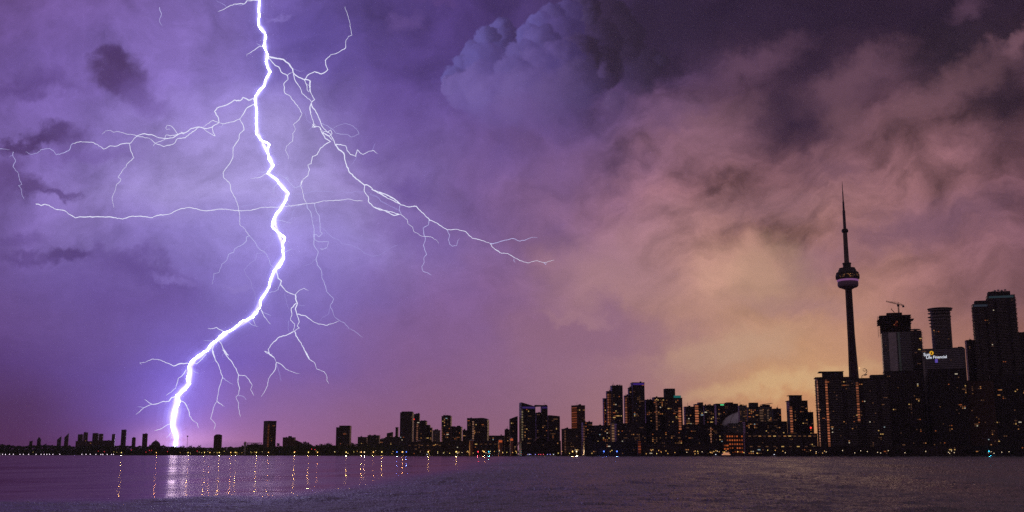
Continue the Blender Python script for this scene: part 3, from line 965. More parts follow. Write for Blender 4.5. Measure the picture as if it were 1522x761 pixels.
B('low_building', 'broad flat-roofed block with a raised middle in a low row', 'building', 545.6, 564.3, 647.5, 2840, 'd', lit=7, D=22)
B('low_building', 'lowest block of the row, stepping down toward the tall lone slab', 'building', 564, 574.5, 653, 2830, 'd', lit=4, D=22)
B('apartment_block', 'small block with a slanting roof edge in front of a thin chimney-like tower', 'building', 574.5, 584, 642, 2700, 'd', lit=4, slant=2)
B('apartment_tower', 'thin chimney-like tower beside the tall flat-topped tower', 'tower', 587.5, 592, 635.5, 2720, 'd', lit=1)
B('low_building', 'dark podium block below the thin chimney-like tower', 'building', 572, 595, 650, 2640, 'd', lit=6, D=20)
B('apartment_tower', 'tall flat-topped tower, highest of the western cluster', 'tower', 594, 614.5, 613.5, 2620, 'd', lit=12, pent=(0.1, 0.95, 1.5))
B('apartment_tower', 'narrow tower with a red beacon behind the tall flat-topped tower', 'tower', 615, 624, 616, 2700, 'd', lit=5, beacon=(0.0, 8), pent=(0.3, 0.9, 1))
B('apartment_block', 'stepped block with a pale lit stair on its west edge', 'building', 616.5, 634.5, 626.5, 2520, 'd', lit=14, strips=[(-0.36, -0.23, .1, .93, PINK, .22)], pent=(0.5, 0.95, 1.0))
B('apartment_block', 'dark shoulder block stepping down east of the block with the lit stair', 'building', 634, 643, 631.5, 2530, 'd', lit=8, notch=(0.6, 1.0, 4))
B('low_building', 'small block with a pale side in the gap between two tower groups', 'building', 643, 654.5, 640, 2480, 'p', lit=5)
B('apartment_tower', 'narrow dark tower with scattered yellow windows and a lit west edge', 'tower', 656, 671.3, 619, 2420, 'd', lit=30, strips=[(-0.5, -0.38, .0, .75, PINK, .14)], pent=(0.15, 0.9, 1.2))
B('apartment_block', 'lower block joined to the east side of the narrow yellow-windowed tower', 'building', 671, 687, 635, 2430, 'd', lit=16, pent=(0.0, 0.3, 1))
B('low_building', 'low dark block beside the pale-striped rounded tower', 'building', 687.5, 695, 640, 2400, 'd', lit=4)
B('apartment_tower', 'dark wing attached to the rounded-top tower', 'tower', 694, 702, 622, 2380, 'd', lit=8)
B('apartment_tower', 'wide dark tower with a curved roof and one pale lit seam', 'tower', 700.5, 727, 621, 2340, 'd', lit=20, rnd=3.5, strips=[(-0.44, -0.34, .25, .97, (.9, .45, .3), .26)])
B('low_building', 'long low block between the curved-roof tower and the malting works', 'building', 726, 752, 648, 2320, 'd', lit=10, D=24)
B('apartment_block', 'low stepped block at the foot of the notched tower', 'building', 750, 758, 639, 2250, 'd', lit=5)
B('apartment_tower', 'dark tower with a notched, slanting roof west of the sloped-roof tower', 'tower', 757, 769.5, 618.5, 2230, 'd', lit=10, slant=4, notch=(0.3, 0.5, 3))
B('sloped_tower', 'broad tower with an east-sloping roof, violet top lights and a pale west edge', 'tower', 771.6, 796, 598, 2180, 'd', lit=26, slant=-6, strips=[(-0.5, -0.40, .05, .93, (.75, .55, .3), .22)], crown=(.25, .12, .75, .16))
B('apartment_block', 'lower link between the two halves of the sloped-roof pair', 'building', 795.5, 804, 614, 2190, 'd', lit=8)
B('sloped_tower', 'narrow east half of the sloped-roof pair, under a thin roof beam', 'tower', 803.6, 814, 604, 2180, 'd', lit=12, crown=(.25, .1, .7, .14), beam=-10)
B('apartment_tower', 'plain dark tower stepping down beside the sloped-roof pair', 'tower', 814, 832.4, 617, 2170, 'd', lit=22, slant=-1.5)
B('apartment_block', 'low broad block with a pale west face below the square lone tower', 'building', 835, 865, 637.8, 2080, 'd', lit=22, strips=[(-0.5, -0.42, .05, .95, PINK, .1)])
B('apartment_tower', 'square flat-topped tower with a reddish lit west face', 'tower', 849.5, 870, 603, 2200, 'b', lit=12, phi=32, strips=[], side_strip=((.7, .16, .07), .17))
B('apartment_block', 'dark block with a raised roof room east of the square reddish tower', 'building', 864.5, 881, 627.7, 2110, 'd', lit=18, strips=[(-0.5, -0.34, .1, .9, PINK, .11)])
B('apartment_block', 'long mid-rise slab in front of the tall spiked tower', 'building', 880.5, 908, 633, 2090, 'd', lit=32)
B('apartment_tower', 'lowest dark shoulder on the west side of the tall spiked tower', 'tower', 896, 902, 592.6, 2210, 'd', lit=6, strips=[(-.5, -.2, .1, .95, (.8, .16, .07), .12)])
B('apartment_tower', 'orange-lit middle shoulder of the tall spiked tower', 'tower', 901, 909, 582, 2190, 'b', lit=6, strips=[(-.45, -.1, .05, .97, ORANGE, .26), (.1, .35, .05, .97, ORANGE, .16)])
B('apartment_tower', 'tall dark tower with small roof spikes, west of the violet-crowned one', 'tower', 907.6, 926, 573.7, 2170, 'd', lit=34, spikes=True)
B('stair_tower', 'slim pale lit stair tower in front of the tall spiked tower', 'tower', 907.6, 913.5, 628, 2060, 'p', lit=0, strips=[(-.45, .45, .03, .97, (.8, .4, .22), .26)])
B('apartment_tower', 'low orange-lit shoulder of the violet-crowned tower', 'tower', 927.5, 935, 588.5, 2200, 'b', lit=5, strips=[(-.5, 0.0, .05, .97, ORANGE, .2)])
B('apartment_tower', 'middle shoulder with bright lit bays on the west side of the violet-crowned tower', 'tower', 933.5, 942, 577, 2185, 'b', lit=5, strips=[(-.1, .4, .1, .97, ORANGE, .34)], spikes=True)
B('apartment_tower', 'tall tower with a violet-lit crown, highest of the middle skyline', 'tower', 938, 958.7, 569, 2165, 'd', lit=36, crown=(.16, .06, .62, .3))
B('apartment_block', 'plain dark tower just east of the violet-crowned one', 'tower', 958.5, 970, 594.7, 2180, 'd', lit=14)
B('apartment_block', 'long dark mid-rise block spanning below the violet-crowned tower', 'building', 913, 962, 630, 2070, 'd', lit=40)
B('brick_house', 'small orange-lit brick building at the waterfront below the violet-crowned tower', 'building', 947, 953, 655, 1985, 'b', lit=0, strips=[(-.48, .48, .05, .95, (.6, .12, .05), .3)])
B('apartment_tower', 'orange-seamed tower left of the teal-lit roof', 'tower', 970, 989, 591, 2150, 'd', lit=34, strips=[(-.36, -.22, .05, .95, PINK, .16)], rows=[(.97, 4)])
B('apartment_tower', 'tall dark tower with a square penthouse and teal-lit roof step', 'tower', 987, 1015.6, 592, 2130, 'd', lit=38, pent=(0.02, 0.6, 14), teal=True, strips=[(.25, .4, .12, .84, ORANGE, .4)])
B('apartment_block', 'dark flat-roofed block between the teal-lit tower and the orange-striped one', 'building', 1017, 1032, 605, 2140, 'd', lit=20)
B('apartment_tower', 'dark tower with an orange stripe of lit bays down its west edge', 'tower', 1031.5, 1046, 598, 2120, 'd', lit=18, pent=(0.35, 0.85, 0), strips=[(-.5, -.1, .2, .97, ORANGE, .42)], notch=(0, .45, 2.5))
B('apartment_block', 'broad dark block east of the orange-striped tower', 'building', 1045, 1063, 603, 2150, 'd', lit=30)
B('apartment_block', 'wide dark block with a green roof light behind the stadium dome', 'building', 1062.5, 1099, 600.5, 2330, 'd', lit=34, roof_light=(.15, .9, .35, .28), pent=(.5, .8, 2))
B('apartment_block', 'narrow pale-framed block against the east side of the stadium dome', 'building', 1098, 1111, 603.5, 2110, 'c', lit=14, spikes=True, strips=[(.28, .45, .3, .95, PINK, .07)])
B('apartment_block', 'dark block with a square roof box, second east of the stadium dome', 'building', 1110, 1129, 606, 2125, 'c', lit=22, pent=(.25, 1.0, 7))
B('apartment_block', 'block with a slatted roof canopy and pale lit seams', 'building', 1127.6, 1149, 605, 2105, 'c', lit=20, canopy=True, strips=[(-.5, -.22, .3, .95, (.85, .45, .3), .10), (.1, .22, .3, .95, (.85, .5, .35), .10)])
B('apartment_block', 'plain dark block east of the slatted canopy roof', 'building', 1148.5, 1162, 608, 2120, 'd', lit=14)
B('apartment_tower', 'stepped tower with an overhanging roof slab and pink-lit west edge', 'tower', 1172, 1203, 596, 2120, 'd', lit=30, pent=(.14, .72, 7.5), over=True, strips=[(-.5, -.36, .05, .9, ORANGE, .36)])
B('apartment_block', 'lower east step of the tower with the overhanging roof slab', 'building', 1196, 1210, 613, 2130, 'd', lit=10, beacon=(.6, -24))
B('apartment_block', 'long mid-rise slab filling the skyline under the orange-seamed towers', 'building', 962, 1016, 640, 2060, 'd', lit=46)
B('apartment_block', 'dark mid-rise slab west of the orange-windowed brick warehouse', 'building', 1015, 1076, 632, 2080, 'd', lit=40, strips=[(.17, .2, .3, .95, PINK, .3)])
B('apartment_block', 'dark stepped block standing on top of and behind the orange-windowed warehouse', 'building', 1083, 1106, 630, 2040, 'c', lit=10, rows=[(.7, 6)])
B('brick_warehouse', 'old brick warehouse with rows of orange-lit windows', 'warehouse', 1077.6, 1106, 644, 1990, 'b', lit=0, grid=(7, 5), D=24)
B('brick_house', 'low orange-lit annex at the west foot of the brick warehouse', 'building', 1074.5, 1084, 658, 1975, 'b', lit=0, grid=(3, 3), D=18)
B('low_building', 'long low dark block with two lines of yellow windows east of the brick warehouse', 'building', 1110, 1216, 645, 2010, 'd', lit=40, D=30, rows=[(.9, 14), (.42, 9)])
B('apartment_block', 'dark mid-rise block behind the long low one with two window lines', 'building', 1106, 1172, 627, 2065, 'd', lit=40)
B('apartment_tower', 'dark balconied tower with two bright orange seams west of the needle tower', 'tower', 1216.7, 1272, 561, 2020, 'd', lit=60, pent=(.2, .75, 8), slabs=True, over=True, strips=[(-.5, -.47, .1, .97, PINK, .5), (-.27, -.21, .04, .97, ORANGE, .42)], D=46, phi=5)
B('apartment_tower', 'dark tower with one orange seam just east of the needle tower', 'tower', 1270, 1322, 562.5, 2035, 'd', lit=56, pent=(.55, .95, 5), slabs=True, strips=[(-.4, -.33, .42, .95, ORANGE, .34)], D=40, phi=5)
B('construction_tower', 'unfinished tower with raw open upper floors and a glazed lower part', 'tower', 1314, 1357, 493, 2200, 'g', lit=4, unfinished=True, phi=4)
B('apartment_tower', 'slim tower with a flat halo roof beside the unfinished tower', 'tower', 1354.6, 1371.5, 492, 2190, 'd', lit=12, slabs=True, halo=6)
B('apartment_block', 'dark plinth block under the unfinished tower', 'building', 1319, 1375, 552, 2090, 'd', lit=50, D=44, phi=4)
B('round_tower', 'round tower with overhanging disc floors at the top, behind the lettered office block', 'tower', 1386.5, 1417, 461, 2260, 'd', lit=12, round=True)
B('office_block', 'grey office block with a white lettered sign and yellow disc near its roof', 'office', 1377, 1437.5, 518, 2110, 'g', lit=14, sign=True, D=36, phi=-10)
B('apartment_block', 'narrow dark block in the gap between the lettered office and the twin balconied towers', 'building', 1437, 1452, 506, 2230, 'd', lit=5, rows=[(.2, 3)])
B('balconied_tower', 'shorter of the twin balconied towers with teal-lit crowns', 'tower', 1449, 1474, 452, 2200, 'd', lit=8, slabs=True, pent=(.15, .95, 5), crown=(.16, .20, .30, .16), phi=6)
B('balconied_tower', 'taller of the twin balconied towers with teal-lit crowns and roof dishes', 'tower', 1472, 1512, 439, 2180, 'd', lit=14, slabs=True, pent=(.05, .85, 6), crown=(.12, .20, .26, .18), phi=6, dish=True)
B('apartment_tower', 'dark tower cut by the edge of the picture beside the taller twin', 'tower', 1513, 1560, 494, 2210, 'd', lit=8, rows=[(.6, 2)])
B('apartment_block', 'broad dark waterfront block in front of the lettered office', 'building', 1386, 1440, 549, 2040, 'd', lit=52, D=44, phi=3)
B('apartment_block', 'broad dark block in front of the shorter twin tower', 'building', 1438, 1482, 566, 2060, 'b', lit=44, D=44, phi=3)
B('apartment_block', 'broad dark block in front of the taller twin tower', 'building', 1480, 1545, 556, 2045, 'd', lit=44, D=44, phi=3)
B('low_building', 'low dark waterfront hall below the orange-seamed tower and its neighbour', 'building', 1206, 1320, 664, 1960, 'd', lit=6, D=24)
B('low_building', 'low dark waterfront hall below the plinth of the unfinished tower', 'building', 1322, 1440, 663, 1955, 'd', lit=6, D=24)
B('low_building', 'low dark waterfront hall at the east end of the shore', 'building', 1442, 1560, 663.5, 1958, 'd', lit=4, D=24)
B('low_building', 'low dark shed below the flat-roofed row at the west of the skyline', 'building', 530, 600, 660, 2740, 'd', lit=8, D=24)
B('low_building', 'low shore building under the stepped block with a lit stair', 'building', 604, 660, 657, 2400, 'd', lit=16, D=24, rows=[(.75, 6)])
B('low_building', 'low shore building under the narrow yellow-windowed tower', 'building', 660, 704, 656, 2330, 'd', lit=12, D=24)
B('low_building', 'low shore building under the curved-roof tower', 'building', 704, 742, 656, 2270, 'd', lit=12, D=24, rows=[(.8, 5)])
B('low_building', 'low dark terminal below the sloped-roof pair', 'building', 772, 834, 656, 2110, 'd', lit=8, D=24)
B('low_building', 'low dark terminal below the spiked tower', 'building', 866, 948, 657, 2030, 'd', lit=14, D=24)
B('low_building', 'low dark terminal below the teal-lit tower', 'building', 955, 1072, 660, 1990, 'd', lit=20, D=24)


def build_building(s):
    o = s['o']
    x0, x1, yt, Y = s['x0'], s['x1'], s['yt'], s['Y']
    xc = (x0 + x1) / 2
    PT = at(xc, yt, Y)
    px = (at(xc + 1, yt, Y) - PT).x                     # metres per photo pixel
    py = (PT - at(xc, yt + 1, Y)).z
    Wa = (x1 - x0) * px
    H = PT.z - GZ
    phi = o.get('phi', 11 if xc > 761 else -8)
    D = o.get('D', min(34, max(12, Wa * 0.8)))
    ph = radians(abs(phi))
    W = max((Wa - D * sin(ph)) / cos(ph), Wa * 0.55)
    if 'D' not in o:
        D = min(D, max(6, (Wa - W * cos(ph)) / max(sin(ph), 1e-3)))
    az = atan2(PT.x, Y)
    rz = -az + radians(phi)
    root = empty(s['name'], (PT.x, Y + D / 2, GZ), rz, s['label'], s['cat'], o.get('group'))
    wall = WALLS[s['wall']]
    r = random.Random(int(x0 * 31 + yt * 7))
    hw, hd = W / 2, D / 2
    mb = MB()
    roof_z = H
    z_lit = H
    fy = -hd
    if o.get('round'):
        mb.lathe([(hw * 1.06, 0), (hw * 1.06, H)], 32)
        mb.build('wall', wall, root)
        sl = MB()
        for k in range(int(H / 3.1) - 2):
            sl.lathe([(hw * 1.09, 3.1 * k + 0.1), (hw * 1.09, 3.1 * k + 0.7)], 32)
        sl.build('slab_edging', M_SLAB, root)
        for k, (rr0, z) in enumerate([(1.30, 1.0), (1.22, -5), (1.25, -13), (1.2, -19), (1.15, -26), (1.13, -33)]):
            d = MB()
            d.lathe([(hw * rr0, H + z), (hw * rr0, H + z + 0.9)], 32, cx=-hw * 0.1 if k else 0)
            d.build('roof_disc', M_SLAB, root)
        MB().lathe([(hw * .8, H), (hw * .8, H + 4)], 24).build('penthouse', M_ROOF, root)
        MB().lathe([(hw * 1.35, H + 4.4), (hw * 1.35, H + 5.6), (hw * .5, H + 6.4)], 32).build('roof', M_SLAB, root)
    elif o.get('unfinished'):
        mb.box(-hw, hw, -hd, hd, 0, H)
        mb.build('wall', W_GREY, root)
        # open concrete floors, columns and hoist above
        top = PT.z + 24 * py - GZ
        fl = MB()
        n = 9
        for k in range(n):
            z = H + (top - H) * k / (n - 1)
            ext = 2.5 if k > 3 else 1.0
            fl.box(-hw - ext - (4 if k in (4, 5, 6) else 0), hw + ext + (5 if k == 6 else 0), -hd - ext, hd + ext, z, z + 0.9)
        fl.build('floor_slab', M_FRAME, root)
        co = MB()
        for ix in range(9):
            x = -hw + W * ix / 8
            for y in (-hd, 0, hd):
                co.box(x - .5, x + .5, y - .5, y + .5, H, top)
        co.build('column', M_FRAME, root)
        MB().box(-hw * .55, hw * .5, -hd * .6, hd * .6, H, top + 7).build('lift_core', M_FRAME, root)
        sc = MB()
        for k in range(14):
            z = H - 10 + k * (top - H + 8) / 13
            sc.box(-hw - 6.5, -hw - 6.1, -hd - 2, -hd + 10, z, z + .35)
            sc.box(-hw - 6.5, -hw - 2.4, -hd - 2, -hd - 1.7, z, z + .35)
        for x in (-hw - 6.4, -hw - 2.6):
            sc.box(x, x + .35, -hd - 2.1, -hd - 1.75, H - 10, top)
        sc.build('scaffold', M_STEEL, root)
        g2 = MB().box(-hw * .55, -hw * .02, -hd - .5, -hd, 12, H - 1)
        g2.build('glass_bay', surf('pale_glass', (0.42, 0.36, 0.40), 0.35, 0.2, 0.1, 0.5), root)
        MB().box(hw * .08, hw * .22, -hd - .6, -hd, 12, H - 1).build('glass_bay', surf('green_glass', (0.20, 0.30, 0.25), 0.35, 0.2, 0.1, 0.5), root)
        MB().box(-1, 4, -hd - 1.2, -hd - 1, top - 22, top - 10).build('site_net', surf('red_net', (0.35, 0.05, 0.04), 0.9), root)
        for x in (-3, 0, 3):
            w_ = bpy.data.objects.new('lit_window', WIN_ME[2])
            C.objects.link(w_)
            w_.parent = root
            w_.location = (x, -hd - 1.25, top - 16 + x)
    else:
        sl = o.get('slant')
        if sl:
            dz = abs(sl) * py
            zl, zr = (H - dz, H) if sl > 0 else (H, H - dz)
            mb.outline([(-hw, 0), (hw, 0), (hw, zr), (-hw, zl)], -hd, hd)
            z_lit = H - dz
        elif o.get('rnd'):
            rv = o['rnd'] * py
            pts = [(-hw, 0), (hw, 0)]
            for k in range(7):
                a = k / 6 * pi / 2
                pts.append((hw - W * .35 * (1 - cos(a)), H - rv + rv * sin(a)))
            pts.append((-hw, H - rv * .15))
            mb.outline(pts, -hd, hd)
            z_lit = H - rv
        elif o.get('cham'):
            c = o['cham'] * py
            mb.outline([(-hw, 0), (hw, 0), (hw, H - c * .5), (hw * .45, H), (-hw * .45, H), (-hw, H - c)], -hd, hd)
            z_lit = H - c
        elif o.get('notch'):
            a, b_, d = o['notch']
            a, b_, d = -hw + a * W, -hw + b_ * W, d * py
            pts = [(-hw, 0), (hw, 0)]
            pts += [(hw, H)] if b_ < hw - .1 else []
            pts += [(b_, H)] if b_ < hw - .1 else []
            pts += [(b_, H - d), (a, H - d)]
            pts += [(a, H), (-hw, H)] if a > -hw + .1 else []
            mb.outline(pts, -hd, hd)
            z_lit = H - d
        else:
            mb.box(-hw, hw, -hd, hd, 0, H)
        mb.build('wall', wall, root)
        if not (sl or o.get('rnd') or o.get('cham') or o.get('notch')):
            e = 2.2 if o.get('over') else 0.35
            rb_ = MB().box(-hw - e, hw + .35, -hd - .35, hd + .35, H + .003, H + 1.0)
            # roof plant: small boxes, ducts and a mast or two
            if Wa > 9:
                for _ in range(r.randint(1, 3)):
                    x = r.uniform(-hw * .8, hw * .6)
                    w_ = r.uniform(1.5, 4)
                    rb_.box(x, x + w_, -hd * .5, 0, H + 1.003, H + 1 + r.uniform(1, 2.8))
                if r.random() < .5:
                    x = r.uniform(-hw * .7, hw * .7)
                    rb_.bar((x, 0, H + 1), (x, 0, H + r.uniform(5, 9)), .25)
            rb_.build('roof', M_ROOF, root)
    if o.get('pent') and o['pent'][2]:
        a, b_, h = o['pent']
        MB().box(-hw + a * W, -hw + b_ * W, -hd * .75, hd * .75, H + .9, H + .9 + h * py).build('penthouse', M_ROOF, root)
        if o.get('over'):
            MB().box(-hw + (a - .12) * W, -hw + b_ * W + 1, -hd * .85, hd * .85, H + .9 + h * py, H + 1.8 + h * py).build('roof_slab', M_ROOF, root)
    if o.get('slabs'):
        sb = MB()
        n = int(H / 3.2)
        for k in range(1, n):
            z = k * 3.2
            e = 1.5 + .5 * ((k * 7) % 3)
            sb.box(-hw - e, -hw * .62, -hd - 1.4, hd * .5, z, z + .35)
            sb.box(hw * .62, hw + e, -hd - 1.4, hd * .5, z, z + .35)
            sb.box(-hw * .35, hw * .35, -hd - 1.2, -hd, z, z + .35)
        sb.build('balcony_slab', M_SLAB, root)
    if o.get('halo'):
        MB().lathe([(hw * 1.0, H + 3.5), (hw * 1.05, H + 4.4)], 24).build('roof_disc', M_SLAB, root)
        MB().lathe([(hw * .3, H), (hw * .3, H + 3.5)], 12).build('penthouse', M_ROOF, root)
    if o.get('spikes'):
        sp_ = MB()
        for k in range(6):
            x = -hw + W * (k + .5) / 6
            sp_.box(x - .5, x + .5, -hd + .5, -hd + 1.5, H + .9, H + r.uniform(1.8, 3.6))
        sp_.bar((-hw * .6, 0, H), (-hw * .6, 0, H + 8), .3)
        sp_.build('roof_railing', M_STEEL, root)
    if o.get('open_top'):
        op = MB()
        for k in range(5):
            x = -hw + W * (k + .02) / 4.05
            op.box(x, x + .8, -hd - .1, hd, H + .9, H + 4)
        op.box(-hw - .3, hw + .3, -hd - .3, hd + .3, H + 4, H + 5.2)
        op.build('roof_storey', M_FRAME, root)
    if o.get('canopy'):
        cn = MB()
        for k in range(8):
            x = -hw * .5 + W * .8 * k / 7
            cn.box(x - .5, x + .5, -hd - 2, hd, H + 5 + k * .3, H + 5.6 + k * .3)
        cn.box(-hw * .3, hw * .8, -hd * .5, hd * .5, H + .9, H + 5)
        cn.build('roof_canopy', M_STEEL, root)
    if o.get('dome'):
        dm = MB()
        dm.lathe([(W * .36, H), (W * .34, H + 8), (W * .27, H + 15), (W * .15, H + 20), (W * .06, H + 21), (W * .05, H + 24)], 16)
        dm.build('dome', M_ROOF, root)
        MB().bar((0, 0, H + 23), (0, 0, H + 30), .8, r2=.2).build('spire', M_STEEL, root)
    if o.get('beam'):
        MB().outline([(-hw + o['beam'] * px, H - 1), (hw, H + .5), (hw, H + 2.5), (-hw + o['beam'] * px, H + 3)], -hd * .5, hd * .5).build('roof_beam', M_STEEL, root)
    if o.get('teal'):
        MB().box(hw * .02, hw * .85, -hd * 1.0, hd * .6, H + 1.0, H + 5.5).build('lit_roof_step', glow('teal_light', (.03, .35, .33), .28), root)
    if o.get('roof_light'):
        c = o['roof_light']
        MB().box(-hw * .62, -hw * .3, -hd - .6, -hd, H - 3, H - .5).build('roof_light', glow('green_light', c[:3], .7), root)
    if o.get('dish'):
        dd = MB()
        for k, x in enumerate((-.35, -.1, .15, .4)):
            dd.lathe([(2.6, H + 11 + k % 2), (2.2, H + 13 + k % 2), (1.0, H + 14 + k % 2)], 12, cx=hw * x)
            dd.bar((hw * x, 0, H + 7), (hw * x, 0, H + 11), .3)
        dd.bar((-hw * .9, 0, H + 9), (-hw * .3, 0, H + 13), .4)
        dd.build('roof_dish', M_SLAB, root)
    if o.get('crown'):
        c = o['crown']
        z1 = z_lit if o.get('slant') else H
        h = 5.0 if o.get('slabs') else 4.2
        MB().box(-hw * .9, hw * .9, -hd - .25, -hd, z1 - h, z1 - .6).build('crown_light', glow('crown_light', c[:3], c[3] * 0.75), root)
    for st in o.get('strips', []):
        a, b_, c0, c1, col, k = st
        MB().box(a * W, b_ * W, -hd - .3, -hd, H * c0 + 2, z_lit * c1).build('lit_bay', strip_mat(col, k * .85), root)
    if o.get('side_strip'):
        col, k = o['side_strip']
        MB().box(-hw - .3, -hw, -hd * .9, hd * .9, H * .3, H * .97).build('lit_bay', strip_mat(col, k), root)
    if o.get('beacon'):
        fx, dz = o['beacon']
        z = H - dz * py if dz > 0 else H + dz * py
        MB().lathe([(.6, z), (1.5, z + 1.2), (1.5, z + 2.2), (.5, z + 3.2)], 10, cx=-hw + fx * W, cy=-hd - 1.2).build('beacon', glow('red_beacon', (1, .04, .03), 2.2), root)

    # lit windows, each a pane of its own
    def pane(x, z, me, y=None, rot=0.0):
        w_ = bpy.data.objects.new('lit_window', me)
        C.objects.link(w_)
        w_.parent = root
        w_.location = (x, fy - .05 if y is None else y, z)
        w_.rotation_euler = (0, 0, rot)
    bay, floor = 3.6, 3.2
    M = Matrix.Translation(root.location) @ Matrix.Rotation(rz, 4, 'Z')
    used = set()
    nlit = int(o.get('lit', 0) * LIT_K)
    nlit = min(nlit, 96 - sum(n for _, n in o.get('rows', [])))
    tries = 0
    made = 0
    zmin = 3.0
    while made < nlit and tries < nlit * 6:
        tries += 1
        if used and r.random() < .5:                # rooms of one flat, flats of one stair
            i, k = r.choice(sorted(used))
            i, k = (i + r.choice((-1, 1)), k) if r.random() < .6 else (i, k + r.choice((-2, -1, 1, 2)))
            if i < 0 or i > int(W / bay) - 1 or k < 1:
                continue
        else:
            i = r.randint(0, max(0, int(W / bay) - 1))
            k = r.randint(1, max(1, int((z_lit - 3) / floor)))
        if (i, k) in used:
            continue
        used.add((i, k))
        x = -hw + (i + .5) * bay + (W - int(W / bay) * bay) / 2
        z = k * floor + 1
        if z > z_lit - 1.2 or z < zmin or abs(x) > hw:
            continue
        y = fy - .05
        if o.get('round'):
            y = -sqrt(max(0, (hw * 1.06) ** 2 - x * x)) - .4
        if o.get('unfinished') and z > H - 3:
            continue
        wx, wy = pix(M @ Vector((x, y, z)))
        hid = any(q['Y'] < Y - 1 and q['x0'] - .5 < wx < q['x1'] + .5 and wy > q['yt'] - .5 for q in SPECS)
        if hid or wx > 1523 or wx < -1:
            continue
        me = r.choices(WIN_ME if r.random() < .85 else WIN_WIDE, WIN_P)[0]
        pane(x, z, me, y)
        made += 1
    for fz, n in o.get('rows', []):
        for k in range(n):
            x = -hw + W * (k + .5) / n + r.uniform(-.4, .4)
            pane(x, H * fz - (1.2 if fz > .9 else 0), (WIN_WIDE if W / n > 9 else WIN_ME)[r.choice((0, 1, 3, 3, 6))], fy - .06)
    if o.get('grid'):
        nx, nz = o['grid']
        for ix in range(nx):
            for iz in range(nz):
                if r.random() < .06:
                    continue
                w_ = bpy.data.objects.new('lit_window', GRID_ME[r.choices((0, 1, 2), (5, 3, 2))[0]])
                C.objects.link(w_)
                w_.parent = root
                w_.location = (-hw + W * (ix + .5) / nx, fy - .05, 3 + (H - 5) * (iz + .5) / nz)
    if o.get('sign'):
        root['_w'] = W
        lb = surf('sign_panel', (0.12, 0.11, 0.12), 0.6)
        fm = glow('sign_white', (0.85, 0.88, 1.0), 0.85)
        fy_ = glow('sign_yellow', (1.0, 0.50, 0.03), 0.7)

        def word(txt, x, z, size):
            cu = bpy.data.curves.new('lettering', 'FONT')
            cu.body = txt
            cu.size = size
            cu.extrude = .12
            cu.offset = size * .012
            to = bpy.data.objects.new('tmp', cu)
            C.objects.link(to)
            bpy.context.view_layer.update()
            me = bpy.data.meshes.new_from_object(to.evaluated_get(bpy.context.evaluated_depsgraph_get()))
            bpy.data.objects.remove(to)
            t = link_obj('lettering', me, root, [fm])
            me.materials.clear()
            me.materials.append(fm)
            t.rotation_euler = (pi / 2, 0, 0)
            t.location = (x, -hd - .35, z)
        word('Sun', -hw + 3.2, H - 13.0, 8.6)
        word('Life Financial', -hw + 7.5, H - 18.6, 7.6)
        dk = MB()
        dk.lathe([(3.9, 0), (3.9, .5)], 28)
        d_ = dk.build('sign_disc', fy_, root)
        d_.rotation_euler = (pi / 2, 0, 0)
        d_.location = (-hw + 18.5, -hd - .05, H - 7.5)
        sw = MB()
        sw.outline([(-.8, -2.6), (1.2, -1.6), (.4, .4), (1.8, 2.2), (-.6, 1.6), (-1.6, 0)], -.2, 0)
        s2 = sw.build('sign_ray', surf('sign_dark', (.16, .07, .01), .6), root)
        s2.location = (-hw + 18.6, -hd - .6, H - 7.6)
        MB().box(-hw + 24, -hw + 29, -hd - .3, -hd, H - 27, H - 20).build('sign_panel', glow('violet_panel', (.14, .09, .50), .7), root)
        MB().box(-hw + 1.2, -hw + 4.4, -hd - .5, -hd, 8, H - 22).build('lit_bay', surf('pale_mullion', (.28, .24, .25), .5), root)
        MB().box(-hw + .9 * W, hw - .4, -hd + 4, hd - 3, H + 1, H + 2.5).build('penthouse', M_ROOF, root)
    return root


LIT_K = 0.58
gb = MB().box(-1.2, 1.2, -.12, 0, -1.3, 1.3)
GRID_ME = [gb.mesh('lit_window', glow('warehouse_window', (1.0, .20, .05), k)) for k in (.42, .26, .12)]
for s in SPECS:
    build_building(s)

